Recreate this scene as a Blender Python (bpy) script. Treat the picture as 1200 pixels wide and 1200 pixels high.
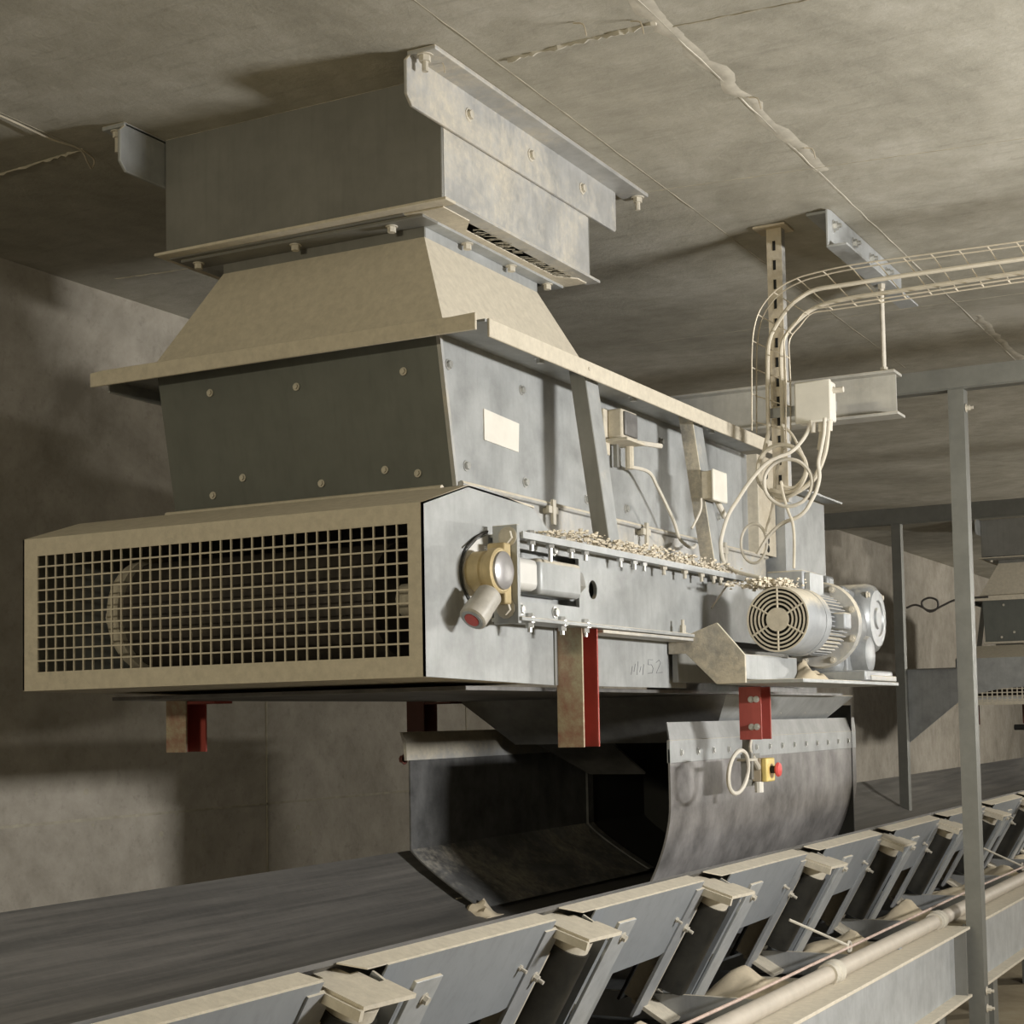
import bpy, bmesh, math, random
from mathutils import Vector, Matrix
random.seed(7)
for o in list(bpy.data.objects): bpy.data.objects.remove(o, do_unlink=True)
SC = bpy.context.scene
COL = SC.collection
R = math.radians

# ------------------------------------------------------------------ camera
cam_d = bpy.data.cameras.new('camera'); cam = bpy.data.objects.new('camera', cam_d); COL.objects.link(cam)
yaw, pitch, roll = 0.469642, 0.0594847, -0.0203244
fwd = Vector((-math.sin(yaw)*math.cos(pitch), math.cos(yaw)*math.cos(pitch), math.sin(pitch)))
right = Vector((math.cos(yaw), math.sin(yaw), 0)); up = right.cross(fwd)
r2 = right*math.cos(roll) + up*math.sin(roll); u2 = up*math.cos(roll) - right*math.sin(roll)
cam.matrix_world = Matrix(((r2.x, u2.x, -fwd.x, 0.0), (r2.y, u2.y, -fwd.y, 0.0), (r2.z, u2.z, -fwd.z, 1.75), (0, 0, 0, 1)))
cam_d.sensor_fit = 'HORIZONTAL'; cam_d.sensor_width = 36
cam_d.lens = 36*1842.81/1200
cam_d.shift_x = -(671.71-600)/1200; cam_d.shift_y = (734.36-600)/1200
cam_d.clip_start = .05; cam_d.clip_end = 200
SC.camera = cam

# ------------------------------------------------------------------ light, world, exposure
W = bpy.data.worlds.new('world'); SC.world = W; W.use_nodes = True
W.node_tree.nodes['Background'].inputs[0].default_value = (1.0, .93, .78, 1)
W.node_tree.nodes['Background'].inputs[1].default_value = .06
SC.view_settings.view_transform = 'Standard'; SC.view_settings.look = 'None'
SC.view_settings.gamma = 1; SC.view_settings.use_curve_mapping = False
SC.view_settings.exposure = 0.0
def lamp(name, loc, aim, sx, sy, power, col):
    d = bpy.data.lights.new(name, 'AREA'); d.shape = 'RECTANGLE'; d.size = sx; d.size_y = sy; d.energy = power; d.color = col
    o = bpy.data.objects.new(name, d); COL.objects.link(o); o.location = loc
    o.rotation_euler = (Vector(aim)-Vector(loc)).to_track_quat('-Z', 'Y').to_euler()
    return o
# two tube lamps along the right-hand wall of the tunnel, then two added fills
lamp('tube_or_fill_light', (2.0, 4.9, 2.35), (-3, 4.9, 2.35), .9, .16, 235, (1, .98, .94))
lamp('tube_or_fill_light', (2.0, 21.5, 2.5), (-3, 21.5, 2.5), .9, .16, 260, (1, .96, .88))
lamp('tube_or_fill_light', (2.0, 13.2, 2.5), (-3, 13.2, 2.5), .9, .16, 175, (1, .96, .88))  # added fill to lift the middle distance
lamp('tube_or_fill_light', (-2.0, -3.8, 2.7), (-2.6, 4.0, 2.3), .9, .16, 135, (1, .90, .66))  # added warm fill behind the camera for the front faces

# ------------------------------------------------------------------ materials
MATS = {}
def newmat(name):
    m = bpy.data.materials.new(name); m.use_nodes = True; nt = m.node_tree
    return m, nt, nt.nodes['Principled BSDF']
def nd(nt, t, **kw):
    n = nt.nodes.new(t)
    for k, v in kw.items(): setattr(n, k, v)
    return n
def noise(nt, scale, detail=4, vec=None, rough=.6, dist=0):
    n = nd(nt, 'ShaderNodeTexNoise'); n.inputs['Scale'].default_value = scale; n.inputs['Detail'].default_value = detail
    n.inputs['Roughness'].default_value = rough; n.inputs['Distortion'].default_value = dist
    if vec: nt.links.new(vec, n.inputs['Vector'])
    return n.outputs['Fac']
def ramp(nt, fac, stops):
    r = nd(nt, 'ShaderNodeValToRGB'); nt.links.new(fac, r.inputs[0]); e = r.color_ramp.elements
    e[0].position, e[0].color = stops[0][0], (*stops[0][1], 1)
    e[1].position, e[1].color = stops[-1][0], (*stops[-1][1], 1)
    for p, c in stops[1:-1]:
        x = e.new(p); x.color = (*c, 1)
    return r.outputs[0]
def mix(nt, fac, a, b):
    n = nd(nt, 'ShaderNodeMix', data_type='RGBA')
    if isinstance(fac, (int, float)): n.inputs[0].default_value = fac
    else: nt.links.new(fac, n.inputs[0])
    for i, c in ((6, a), (7, b)):
        if isinstance(c, tuple): n.inputs[i].default_value = (*c, 1)
        else: nt.links.new(c, n.inputs[i])
    return n.outputs[2]
def mth(nt, op, a, b=0.0, clamp=False):
    n = nd(nt, 'ShaderNodeMath', operation=op, use_clamp=clamp)
    for i, c in enumerate((a, b)):
        if isinstance(c, (int, float)): n.inputs[i].default_value = c
        else: nt.links.new(c, n.inputs[i])
    return n.outputs[0]
def mapped(nt, scale=(1, 1, 1), coord='Object'):
    t = nd(nt, 'ShaderNodeTexCoord'); m = nd(nt, 'ShaderNodeMapping'); m.inputs['Scale'].default_value = scale
    nt.links.new(t.outputs[coord], m.inputs[0]); return m.outputs[0]
def bump(nt, b, h, strength=.3, dist=.01):
    n = nd(nt, 'ShaderNodeBump'); n.inputs['Strength'].default_value = strength; n.inputs['Distance'].default_value = dist
    nt.links.new(h, n.inputs['Height']); nt.links.new(n.outputs[0], b.inputs['Normal'])
DUST = (.60, .548, .445)
def steel(name, base=(.40, .41, .41), dust=.3, up=.8, metal=.25, rough=.5, streak=True, dustcol=DUST, contrast=.18, scale=3.0):
    """painted / galvanised steel with loose dust: dust is the share of a plain face covered, up the extra on top faces"""
    m, nt, b = newmat(name)
    v = mapped(nt)
    n1 = noise(nt, 7*scale/3, 6, v, .65)
    c1 = ramp(nt, n1, [(.3, tuple(x*(1-contrast) for x in base)), (.5, base), (.72, tuple(min(1, x*(1+contrast)) for x in base))])
    if streak:
        vs = mapped(nt, (9, 9, .8)); ns = noise(nt, 4, 5, vs, .6)
        c1 = mix(nt, mth(nt, 'MULTIPLY', ramp(nt, ns, [(.5, (0, 0, 0)), (.75, (1, 1, 1))]), .35), c1, tuple(x*.68 for x in base))
    n2 = noise(nt, 2.2*scale/3, 7, v, .72, .6); n3 = noise(nt, 34, 4, v, .7)
    g = nd(nt, 'ShaderNodeNewGeometry'); sx = nd(nt, 'ShaderNodeSeparateXYZ'); nt.links.new(g.outputs['Normal'], sx.inputs[0])
    upz = mth(nt, 'MULTIPLY', mth(nt, 'MAXIMUM', sx.outputs[2], 0.0), up)
    s = mth(nt, 'ADD', mth(nt, 'MULTIPLY', n2, .75), mth(nt, 'MULTIPLY', n3, .25))
    s = mth(nt, 'ADD', mth(nt, 'ADD', s, upz), dust-.5)
    fac = ramp(nt, s, [(.40, (0, 0, 0)), (.62, (1, 1, 1))])
    dc = ramp(nt, n3, [(.3, tuple(x*.86 for x in dustcol)), (.7, tuple(min(1, x*1.06) for x in dustcol))])
    nt.links.new(mix(nt, fac, c1, dc), b.inputs['Base Color'])
    nt.links.new(mth(nt, 'MULTIPLY_ADD', fac, .4), b.inputs['Roughness'])
    rr = mth(nt, 'ADD', mth(nt, 'MULTIPLY', fac, .95-rough), rough); nt.links.new(rr, b.inputs['Roughness'])
    mm = mth(nt, 'MULTIPLY', mth(nt, 'SUBTRACT', 1.0, fac), metal); nt.links.new(mm, b.inputs['Metallic'])
    bump(nt, b, mth(nt, 'MULTIPLY', n3, fac), .25, .006)
    MATS[name] = m; return m
def plain(name, col, rough=.55, metal=0, var=.12, dust=.0):
    m, nt, b = newmat(name); v = mapped(nt); n = noise(nt, 14, 5, v)
    c = ramp(nt, n, [(.3, tuple(x*(1-var) for x in col)), (.7, tuple(min(1, x*(1+var)) for x in col))])
    if dust:
        n2 = noise(nt, 6, 6, v, .7)
        c = mix(nt, ramp(nt, n2, [(.62-dust*.5, (0, 0, 0)), (.82-dust*.5, (1, 1, 1))]), c, DUST)
    nt.links.new(c, b.inputs['Base Color']); b.inputs['Roughness'].default_value = rough; b.inputs['Metallic'].default_value = metal
    MATS[name] = m; return m
def concrete(name, cols, stretch=(1, 1, 1), bs=.25):
    m, nt, b = newmat(name); v = mapped(nt, stretch)
    n1 = noise(nt, .9, 8, v, .68, .8); n2 = noise(nt, 6, 8, v, .7); n3 = noise(nt, 60, 4, v, .6)
    s = mth(nt, 'ADD', mth(nt, 'MULTIPLY', n1, .62), mth(nt, 'MULTIPLY', n2, .38))
    c = ramp(nt, s, [(.37, cols[0]), (.5, cols[1]), (.61, cols[2])])
    vs = mapped(nt, (1.2, 9, 9)); st = noise(nt, 2.5, 6, vs, .7)
    c = mix(nt, mth(nt, 'MULTIPLY', ramp(nt, st, [(.55, (0, 0, 0)), (.7, (1, 1, 1))]), .35), c, tuple(x*.72 for x in cols[0]))
    nt.links.new(c, b.inputs['Base Color']); b.inputs['Roughness'].default_value = .9
    bump(nt, b, mth(nt, 'ADD', mth(nt, 'MULTIPLY', n2, .8), mth(nt, 'MULTIPLY', n3, .2)), bs, .015)
    MATS[name] = m; return m
def rubber(name, col=(.055, .055, .055), streaks=(.16, .15, .14), axis='y', amount=.6, rough=.55):
    m, nt, b = newmat(name)
    v = mapped(nt, {'y': (7, .25, 7), 'z': (5, 5, .7), 'n': (3, 3, 3)}[axis])
    n = noise(nt, 3.2, 7, v, .68, .3); n2 = noise(nt, 30, 4, mapped(nt), .6)
    f = mth(nt, 'MULTIPLY', ramp(nt, n, [(.38, (0, 0, 0)), (.68, (1, 1, 1))]), amount)
    c = mix(nt, f, col, streaks); c = mix(nt, mth(nt, 'MULTIPLY', n2, .25), c, tuple(x*1.3 for x in streaks))
    nt.links.new(c, b.inputs['Base Color']); b.inputs['Roughness'].default_value = rough
    bump(nt, b, n2, .12, .004)
    MATS[name] = m; return m
concrete('ceiling_concrete', [(.30, .285, .235), (.40, .38, .32), (.50, .48, .42)], (1, 1, 1), .35)
concrete('wall_concrete', [(.24, .215, .175), (.34, .31, .26), (.42, .385, .33)], (1, 1, 1), .25)
concrete('floor_concrete', [(.26, .21, .13), (.34, .28, .18), (.40, .34, .23)], (1, 1, 1), .2)
plain('smear', (.52, .49, .42), .9, 0, .2)
plain('seam', (.36, .33, .26), .95, 0, .2)
steel('galv', (.37, .382, .382), .23, .8, contrast=.22)
steel('patchy', (.26, .26, .255), .56, .8)
steel('galv_clean', (.43, .445, .45), .12, .6)
steel('galv_fold', (.40, .405, .40), .16, .05)
steel('galv_shaded', (.215, .213, .195), .16, .8, contrast=.12)  # same galvanised steel, darkened in colour for faces in shade
steel('hopper_front_shaded', (.155, .165, .15), .10, .8, contrast=.1)  # hopper steel darkened in colour because the front is turned from the light
steel('dusty_side', (.43, .43, .42), .44, .9)
steel('dusty', (.42, .40, .35), .72, .9)
steel('dust_full', (.5, .45, .35), .95, .9)
steel('plate_grey', (.33, .35, .37), .12, 1.0, contrast=.08, scale=2)
steel('bracket_grey', (.38, .39, .40), .18, .9)
steel('funnel_steel', (.30, .295, .28), .14, .5, contrast=.3)
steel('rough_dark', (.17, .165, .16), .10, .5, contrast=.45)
steel('worn_plate', (.25, .24, .235), .20, .6, contrast=.55, rough=.42, scale=2)
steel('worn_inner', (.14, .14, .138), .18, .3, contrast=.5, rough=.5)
steel('red_paint', (.38, .075, .06), .27, .3, metal=0, dustcol=(.50, .44, .33))
steel('red_dusty', (.30, .07, .055), .55, .3, metal=0, dustcol=(.46, .42, .30))
steel('red_shaded', (.12, .04, .03), .12, .3, metal=0)  # the red paint again, shade put into its colour
steel('motor_grey', (.34, .355, .37), .24, .6, metal=.2, rough=.48)
steel('gear_grey', (.25, .26, .265), .17, .35, metal=.3, rough=.42, contrast=.3)
steel('rail', (.55, .47, .34), .5, .5)
plain('post_steel', (.18, .182, .165), .5, .25, .10)
steel('ipe', (.50, .49, .45), .36, .9)
plain('bolt_zinc', (.55, .55, .53), .35, .7, .15)
plain('bolt_dusty', (.53, .495, .42), .8, .1, .2)
plain('white_box', (.70, .675, .60), .6, 0, .06)
plain('label_plate', (.74, .71, .64), .6, 0, .05)
plain('cable', (.60, .55, .45), .7, 0, .12)
plain('wire', (.62, .56, .45), .55, .3, .12)
plain('cable_white', (.65, .61, .53), .65, 0, .1)
plain('cable_dark', (.06, .055, .05), .7)
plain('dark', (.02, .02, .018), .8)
plain('hole', (.012, .012, .01), .9)
plain('crumbs', (.66, .595, .48), .95, 0, .35)
plain('dust_heap', (.56, .48, .35), .97, 0, .14)
plain('bearing_tan', (.50, .40, .22), .5, .2, .2)
plain('bearing_cap', (.36, .35, .35), .38, .5, .12)
plain('clear_plastic', (.42, .40, .36), .35, 0, .25)
plain('sleeve', (.62, .61, .58), .5, .1, .06)
plain('red_eye', (.42, .05, .04), .35)
plain('estop_yellow', (.75, .58, .20), .5, 0, .1)
plain('estop_tan', (.50, .42, .30), .7, 0, .1)
plain('estop_red', (.62, .08, .07), .45, 0, .1)
plain('pipe_paint', (.50, .45, .38), .6, .1, .08)
plain('rope_red', (.55, .42, .35), .6, 0, .25)
plain('pencil', (.13, .13, .14), .9)
rubber('belt', (.070, .069, .066), (.19, .18, .165), 'y', .75, .5)
rubber('return_belt', (.035, .04, .042), (.08, .08, .075), 'y', .6, .7)
rubber('feeder_belt', (.03, .026, .022), (.075, .062, .05), 'n', .6, .7)
rubber('roller', (.005, .005, .0045), (.05, .047, .037), 'n', .5, .5)

# ------------------------------------------------------------------ geometry helpers
class MB:
    def __init__(s): s.v = []; s.f = []
    def add(s, vs, fs):
        b = len(s.v); s.v += [tuple(v) for v in vs]; s.f += [tuple(b+i for i in f) for f in fs]; return s
    def box(s, x0, x1, y0, y1, z0, z1):
        return s.add([(x0, y0, z0), (x1, y0, z0), (x1, y1, z0), (x0, y1, z0), (x0, y0, z1), (x1, y0, z1), (x1, y1, z1), (x0, y1, z1)],
                     [(0, 3, 2, 1), (4, 5, 6, 7), (0, 1, 5, 4), (1, 2, 6, 5), (2, 3, 7, 6), (3, 0, 4, 7)])
    def prism(s, pts, ax, a, b):
        f = {'x': lambda p, t: (t, p[0], p[1]), 'y': lambda p, t: (p[0], t, p[1]), 'z': lambda p, t: (p[0], p[1], t)}[ax]
        n = len(pts); vs = [f(p, a) for p in pts]+[f(p, b) for p in pts]
        return s.add(vs, [tuple(range(n)), tuple(range(2*n-1, n-1, -1))]+[(i, (i+1) % n, n+(i+1) % n, n+i) for i in range(n)])
    def slab(s, pts, t):
        """polygon given by 3d points, thickened by t along minus its normal"""
        P = [Vector(p) for p in pts]; nrm = (P[1]-P[0]).cross(P[2]-P[1]).normalized(); n = len(P)
        vs = P+[p-nrm*t for p in P]
        return s.add(vs, [tuple(range(n)), tuple(range(2*n-1, n-1, -1))]+[(i, (i+1) % n, n+(i+1) % n, n+i) for i in range(n)])
    def cyl(s, p, q, r, n=16, r2=None):
        p, q = Vector(p), Vector(q); d = (q-p).normalized(); a = d.orthogonal().normalized(); b = d.cross(a); r2 = r if r2 is None else r2
        vs = [p+(a*math.cos(2*math.pi*i/n)+b*math.sin(2*math.pi*i/n))*r for i in range(n)]+[q+(a*math.cos(2*math.pi*i/n)+b*math.sin(2*math.pi*i/n))*r2 for i in range(n)]
        return s.add(vs, [tuple(range(n)), tuple(range(2*n-1, n-1, -1))]+[(i, (i+1) % n, n+(i+1) % n, n+i) for i in range(n)])
    def lathe(s, o, d, prof, n=24, loop=False):
        """closed profile [(dist along d, radius)], swept around the axis"""
        o, d = Vector(o), Vector(d).normalized(); a = d.orthogonal().normalized(); b = d.cross(a); vs = []; fs = []; k = len(prof)
        for h, r in prof:
            for i in range(n):
                t = 2*math.pi*i/n; vs.append(o+d*h+(a*math.cos(t)+b*math.sin(t))*max(r, .0005))
        for j in range(k-1):
            for i in range(n): fs.append((j*n+i, j*n+(i+1) % n, (j+1)*n+(i+1) % n, (j+1)*n+i))
        if loop:
            for i in range(n): fs.append(((k-1)*n+i, (k-1)*n+(i+1) % n, (i+1) % n, i))
        else: fs.append(tuple(range(n))); fs.append(tuple(range(k*n-1, (k-1)*n-1, -1)))
        return s.add(vs, fs)
    def tube(s, path, r, n=7, closed=False):
        P = [Vector(p) for p in path]; m = len(P); vs = []; fs = []; ref = None
        for i in range(m):
            if closed: t = P[(i+1) % m]-P[i-1]
            else: t = P[min(i+1, m-1)]-P[max(i-1, 0)]
            t.normalize()
            if ref is None: ref = t.orthogonal().normalized()
            a = (ref-t*ref.dot(t)); a = a.normalized() if a.length > 1e-6 else t.orthogonal().normalized(); ref = a; b = t.cross(a)
            for k in range(n):
                w = 2*math.pi*k/n; vs.append(P[i]+(a*math.cos(w)+b*math.sin(w))*r)
        for i in range(m if closed else m-1):
            j = (i+1) % m
            for k in range(n): fs.append((i*n+k, i*n+(k+1) % n, j*n+(k+1) % n, j*n+k))
        if not closed: fs.append(tuple(range(n))[::-1]); fs.append(tuple(range((m-1)*n, m*n)))
        return s.add(vs, fs)
    def mesh(s, name, origin=(0, 0, 0), smooth=True):
        o = Vector(origin); me = bpy.data.meshes.new(name); me.from_pydata([Vector(v)-o for v in s.v], [], s.f)
        bm = bmesh.new(); bm.from_mesh(me); bmesh.ops.recalc_face_normals(bm, faces=bm.faces); bm.to_mesh(me); bm.free()
        if smooth:
            me.polygons.foreach_set('use_smooth', [True]*len(me.polygons)); me.set_sharp_from_angle(angle=R(32))
        me.update(); return me
def spline(pts, k=6, closed=False):
    P = [Vector(p) for p in pts]; n = len(P); out = []
    rng = range(n) if closed else range(n-1)
    for i in rng:
        g = (lambda j: P[j % n]) if closed else (lambda j: P[max(0, min(n-1, j))])
        a, b, c, d = g(i-1), g(i), g(i+1), g(i+2)
        for q in range(k):
            t = q/k
            out.append(.5*((2*b)+(-a+c)*t+(2*a-5*b+4*c-d)*t*t+(-a+3*b-3*c+d)*t**3))
    if not closed: out.append(P[-1])
    return out
def wloc(o):
    v = Vector((0, 0, 0))
    while o is not None: v = v+o.location; o = o.parent
    return v
def part(name, mb, mat, parent=None, bev=0, label=None):
    me = mb.mesh(name, wloc(parent) if parent else (0, 0, 0)); me.materials.append(MATS[mat])
    o = bpy.data.objects.new(name, me); COL.objects.link(o); o.parent = parent
    if bev:
        b = o.modifiers.new('bevel', 'BEVEL'); b.width = bev; b.segments = 2; b.limit_method = 'ANGLE'; b.angle_limit = R(40)
    if label: o['label'] = label
    return o
def tag(o, label, cat, group=None, kind=None):
    o['label'] = label; o['category'] = cat
    if group: o['group'] = group
    if kind: o['kind'] = kind
    return o
def thing(name, label, cat, loc=(0, 0, 0), group=None):
    o = bpy.data.objects.new(name, None); o.empty_display_size = .05; COL.objects.link(o); o.location = loc
    return tag(o, label, cat, group)
def solo(name, mb, mat, label, cat, group=None, kind=None, bev=0):
    """a thing that is one mesh, its origin at its base"""
    xs = [v[0] for v in mb.v]; ys = [v[1] for v in mb.v]; zs = [v[2] for v in mb.v]
    org = Vector(((min(xs)+max(xs))/2, (min(ys)+max(ys))/2, min(zs)))
    me = mb.mesh(name, org); me.materials.append(MATS[mat]); o = bpy.data.objects.new(name, me); COL.objects.link(o); o.location = org
    if bev:
        b = o.modifiers.new('bevel', 'BEVEL'); b.width = bev; b.segments = 2; b.limit_method = 'ANGLE'; b.angle_limit = R(40)
    return tag(o, label, cat, group, kind)
def struct(name, mb, mat):
    o = part(name, mb, mat); o['kind'] = 'structure'; return o
def copy_tree(o, parent=None, off=None, depth=0):
    c = o.copy(); COL.objects.link(c); c.parent = parent
    if off is not None: c.location = o.location+Vector(off)
    for ch in [x for x in bpy.data.objects if x.parent == o]: copy_tree(ch, c)
    return c
BOLT = {}
def bolt(parent, loc, d, r=.013, h=.012, mat='bolt_zinc', shank=.0, washer=True):
    key = (tuple(d), r, h, mat, shank, washer)
    if key not in BOLT:
        D = Vector(d).normalized(); mb = MB()
        if washer: mb.cyl((0, 0, 0), D*.003, r*1.45, 12)
        mb.cyl((0, 0, 0), D*h, r, 6)
        if shank: mb.cyl((0, 0, 0), D*(h+shank), r*.55, 8)
        me = mb.mesh('bolt'); me.materials.append(MATS[mat]); BOLT[key] = me
    o = bpy.data.objects.new('bolt', BOLT[key]); COL.objects.link(o); o.parent = parent; o.location = Vector(loc)-wloc(parent)
    return o
PX, NX, PY, NY, PZ, NZ = (1, 0, 0), (-1, 0, 0), (0, 1, 0), (0, -1, 0), (0, 0, 1), (0, 0, -1)
XC = -3.06

# ================================================================== the setting
cl = struct('ceiling', MB().box(-5.5, 2.6, -5, 31, 3.77, 4.05), 'ceiling_concrete')
struct('wall_left', MB().box(-5.5, -5.14, -5, 31, 0, 3.77), 'wall_concrete')
wl = bpy.data.objects['wall_left']
struct('wall_right', MB().box(2.3, 2.6, -5, 31, 0, 3.77), 'wall_concrete')
struct('wall_back', MB().box(-5.5, 2.6, 30.7, 31, 0, 3.77), 'wall_concrete')
struct('floor', MB().box(-5.5, 2.6, -5, 31, -.2, 0), 'floor_concrete')
def ragged(p0, p1, w, h, n=26, seed=1, flat=False):
    """a crumbly ridge of concrete hanging under the slab between two points"""
    rnd = random.Random(seed); a, b = Vector(p0), Vector(p1); d = (b-a); s = Vector((-d.y, d.x, 0)).normalized(); mb = MB(); vs = []
    for i in range(n+1):
        c = a+d*i/n+s*rnd.uniform(-.25, .25)*w; ww = w*rnd.uniform(.5, 1.2); hh = h*rnd.uniform(.3, 1.25)
        vs += [c-s*ww+Vector((0, 0, .01)), c-s*ww*.3-Vector((0, 0, hh)), c+s*ww*.35-Vector((0, 0, hh*.8)), c+s*ww+Vector((0, 0, .01))]
    fs = []
    for i in range(n):
        for k in range(3): fs.append((i*4+k, i*4+k+1, i*4+k+5, i*4+k+4))
        fs.append((i*4+3, i*4, i*4+4, i*4+7))
    fs += [(3, 2, 1, 0), tuple(n*4+k for k in range(4))]
    return mb.add(vs, fs)
Z = 3.77
part('formwork_seam', ragged((-2.30, 3.0, Z), (-2.36, 9, Z), .007, .002, 90, 1), 'seam', cl)
part('formwork_seam', ragged((-1.76, 2.5, Z), (-1.75, 12, Z), .010, .0025, 90, 2), 'smear', cl)
part('mortar_smear', ragged((-1.76, 2.9, Z), (-1.735, 5.55, Z), .075, .002, 40, 3), 'smear', cl)
part('mortar_smear', ragged((-1.72, 8.0, Z), (-1.72, 9.4, Z), .06, .002, 20, 4), 'smear', cl)
part('mortar_ridge', ragged((-2.27, 4.11, Z), (-1.77, 4.10, Z), .012, .012, 34, 5), 'smear', cl)
part('mortar_ridge', ragged((-1.74, 4.15, Z), (-1.1, 4.2, Z), .010, .003, 34, 6), 'seam', cl)
part('formwork_seam', ragged((-2.5, 5.42, Z), (-.6, 5.64, Z), .005, .0025, 60, 7), 'seam', cl)
part('mortar_ridge', ragged((-4.7, 4.09, Z), (-3.93, 4.03, Z), .014, .008, 40, 8), 'seam', cl)
part('mortar_ridge', ragged((-4.95, 5.28, Z), (-4.55, 5.33, Z), .010, .006, 20, 9), 'seam', cl)
part('formwork_seam', ragged((-1.1, 7.7, Z), (-3.6, 7.65, Z), .005, .0025, 60, 10), 'seam', cl)
part('formwork_seam', ragged((-3.90, 2.5, Z), (-3.92, 4.0, Z), .005, .002, 30, 11), 'seam', cl)
for i, y in enumerate((4.55, 6.58, 8.6, 10.6)):
    part('panel_joint', MB().box(-5.142, -5.136, y-.006, y+.006, .3, 3.5), 'seam', wl)
part('panel_joint', MB().box(-5.142, -5.136, 1, 16, 1.345, 1.357), 'seam', wl)
for i in range(14):
    rnd = random.Random(i+50); y = rnd.uniform(4.8, 7); z = rnd.uniform(1.15, 1.5)
    part('blow_hole', MB().cyl((-5.139, y, z), (-5.142, y, z), rnd.uniform(.006, .016), 7), 'seam', wl)
# bent tie wires left sticking out of the slab
for i, (x, y) in enumerate(((-1.95, 3.98), (-1.80, 4.05), (-1.52, 3.93), (-1.70, 4.75), (-1.69, 5.28), (-2.44, 4.0))):
    part('tie_wire', MB().tube(spline([(x-.03, y, Z-.004), (x, y+.004, Z-.012), (x+.012, y, Z-.05)], 3), .0025, 5), 'wire', cl)

# ================================================================== inlet duct under the slab
du = thing('inlet_duct', 'square grey steel inlet duct fixed to the ceiling, topmost part of the near feeder', 'duct', (XC, 4.6, 3.37))
x0, x1, y0, y1, z0, z1 = XC-.555, XC+.555, 4.10, 5.135, 3.375, 3.769
part('front_panel', MB().box(x0, x1, y0, y0+.012, z0, z1), 'galv_shaded', du, .004)
part('back_panel', MB().box(x0, x1, y1-.012, y1, z0, z1), 'galv_shaded', du, .004)
part('side_panel', MB().box(x1-.012, x1, y0+.012, y1-.012, z0, z1), 'dusty_side', du)
part('side_panel', MB().box(x0, x0+.012, y0+.012, y1-.012, z0, z1), 'galv_shaded', du)
fl = MB(); fl.box(x0-.025, x1+.03, y0-.03, y0+.03, 3.358, 3.368)
part('bottom_flange', fl, 'dusty', du, .002)
part('bottom_flange', MB().box(x1-.03, x1+.03, y0+.03, y1+.02, 3.358, 3.368), 'dusty_side', du, .002)
part('bottom_flange', MB().box(x0-.025, x0+.03, y0+.03, y1+.02, 3.358, 3.368), 'dusty', du, .002)
def angle_bar(xo, sgn, ya, yb, mat):
    """rolled angle: upright leg against the duct, top leg against the slab"""
    c = .03; pts = [(ya, 3.60+c), (ya+c, 3.60), (yb-.01, 3.60), (yb, 3.61), (yb, 3.765), (ya+c, 3.765), (ya, 3.765-c)]
    a = part('angle_bar', MB().prism(pts, 'x', xo, xo+sgn*.012), mat, du, .003)
    b = MB().box(min(xo, xo+sgn*.10), max(xo, xo+sgn*.10), ya+.02, yb+.11, 3.754, 3.769)
    part('top_leg', b, mat, a, .003)
    return a
a = angle_bar(-2.503, 1, 3.885, 5.34, 'dusty_side')
for y, z in ((4.245, 3.685), (4.66, 3.685), (5.05, 3.685)): bolt(a, (-2.491, y, z), PX, .015, .014, 'bolt_dusty')
bolt(a, (-2.455, 3.93, 3.754), NZ, .018, .02, 'bolt_dusty', .03); bolt(a, (-2.44, 5.43, 3.754), NZ, .018, .02, 'bolt_dusty', .03)
a = angle_bar(-3.617, -1, 3.885, 5.34, 'galv')
bolt(a, (-3.675, 3.935, 3.754), NZ, .016, .022, 'bolt_dusty', .05); bolt(a, (-3.665, 5.42, 3.754), NZ, .016, .022, 'bolt_dusty', .03)

# ================================================================== transition hood
th = thing('transition_hood', 'dust-covered flared hood between the ceiling duct and the near hopper', 'hood', (XC, 4.6, 2.955))
tx, ty0, ty1, tz = .408, 4.225, 4.99, 3.31
bx, by0, by1, bz = .585, 4.05, 5.135, 2.956
def quad(a, b, c, d, t=.008): return MB().slab([a, b, c, d], t)
part('front_panel', quad((XC-bx, by0, bz), (XC+bx, by0, bz), (XC+tx, ty0, tz), (XC-tx, ty0, tz)), 'dust_full', th)
part('side_panel', quad((XC+bx, by0, bz), (XC+bx, by1, bz), (XC+tx, ty1, tz), (XC+tx, ty0, tz)), 'dust_full', th)
part('side_panel', quad((XC-bx, by1, bz), (XC-bx, by0, bz), (XC-tx, ty0, tz), (XC-tx, ty1, tz)), 'dusty', th)
part('back_panel', quad((XC+bx, by1, bz), (XC-bx, by1, bz), (XC-tx, ty1, tz), (XC+tx, ty1, tz)), 'dusty', th)
col = MB(); t = .008
col.box(XC-tx, XC+tx, ty0, ty0+t, tz, 3.352); part('collar', col, 'galv_shaded', th)
part('collar', MB().box(XC+tx-t, XC+tx, ty0+t, ty1-t, tz, 3.352), 'galv', th)
part('collar', MB().box(XC-tx, XC-tx+t, ty0+t, ty1-t, tz, 3.352), 'galv_shaded', th)
part('collar', MB().box(XC-tx, XC+tx, ty1-t, ty1, tz, 3.352), 'galv', th)
f1 = part('top_flange', MB().box(XC-.52, XC+.46, 4.135, ty0, 3.343, 3.353), 'galv_shaded', th, .002)
f2 = part('top_flange', MB().box(XC+tx, XC+.46, ty0, 5.10, 3.343, 3.353), 'galv', th, .002)
part('top_flange', MB().box(XC-.52, XC-tx, ty0, 5.10, 3.343, 3.353), 'galv', th, .002)
for x in (-3.53, -3.12, -2.74): bolt(f1, (x, 4.17, 3.343), NZ, .014, .02, 'bolt_dusty')
for y in (4.45, 4.75, 5.02): bolt(f2, (-2.625, y, 3.343), NZ, .014, .02, 'bolt_dusty')
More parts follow.
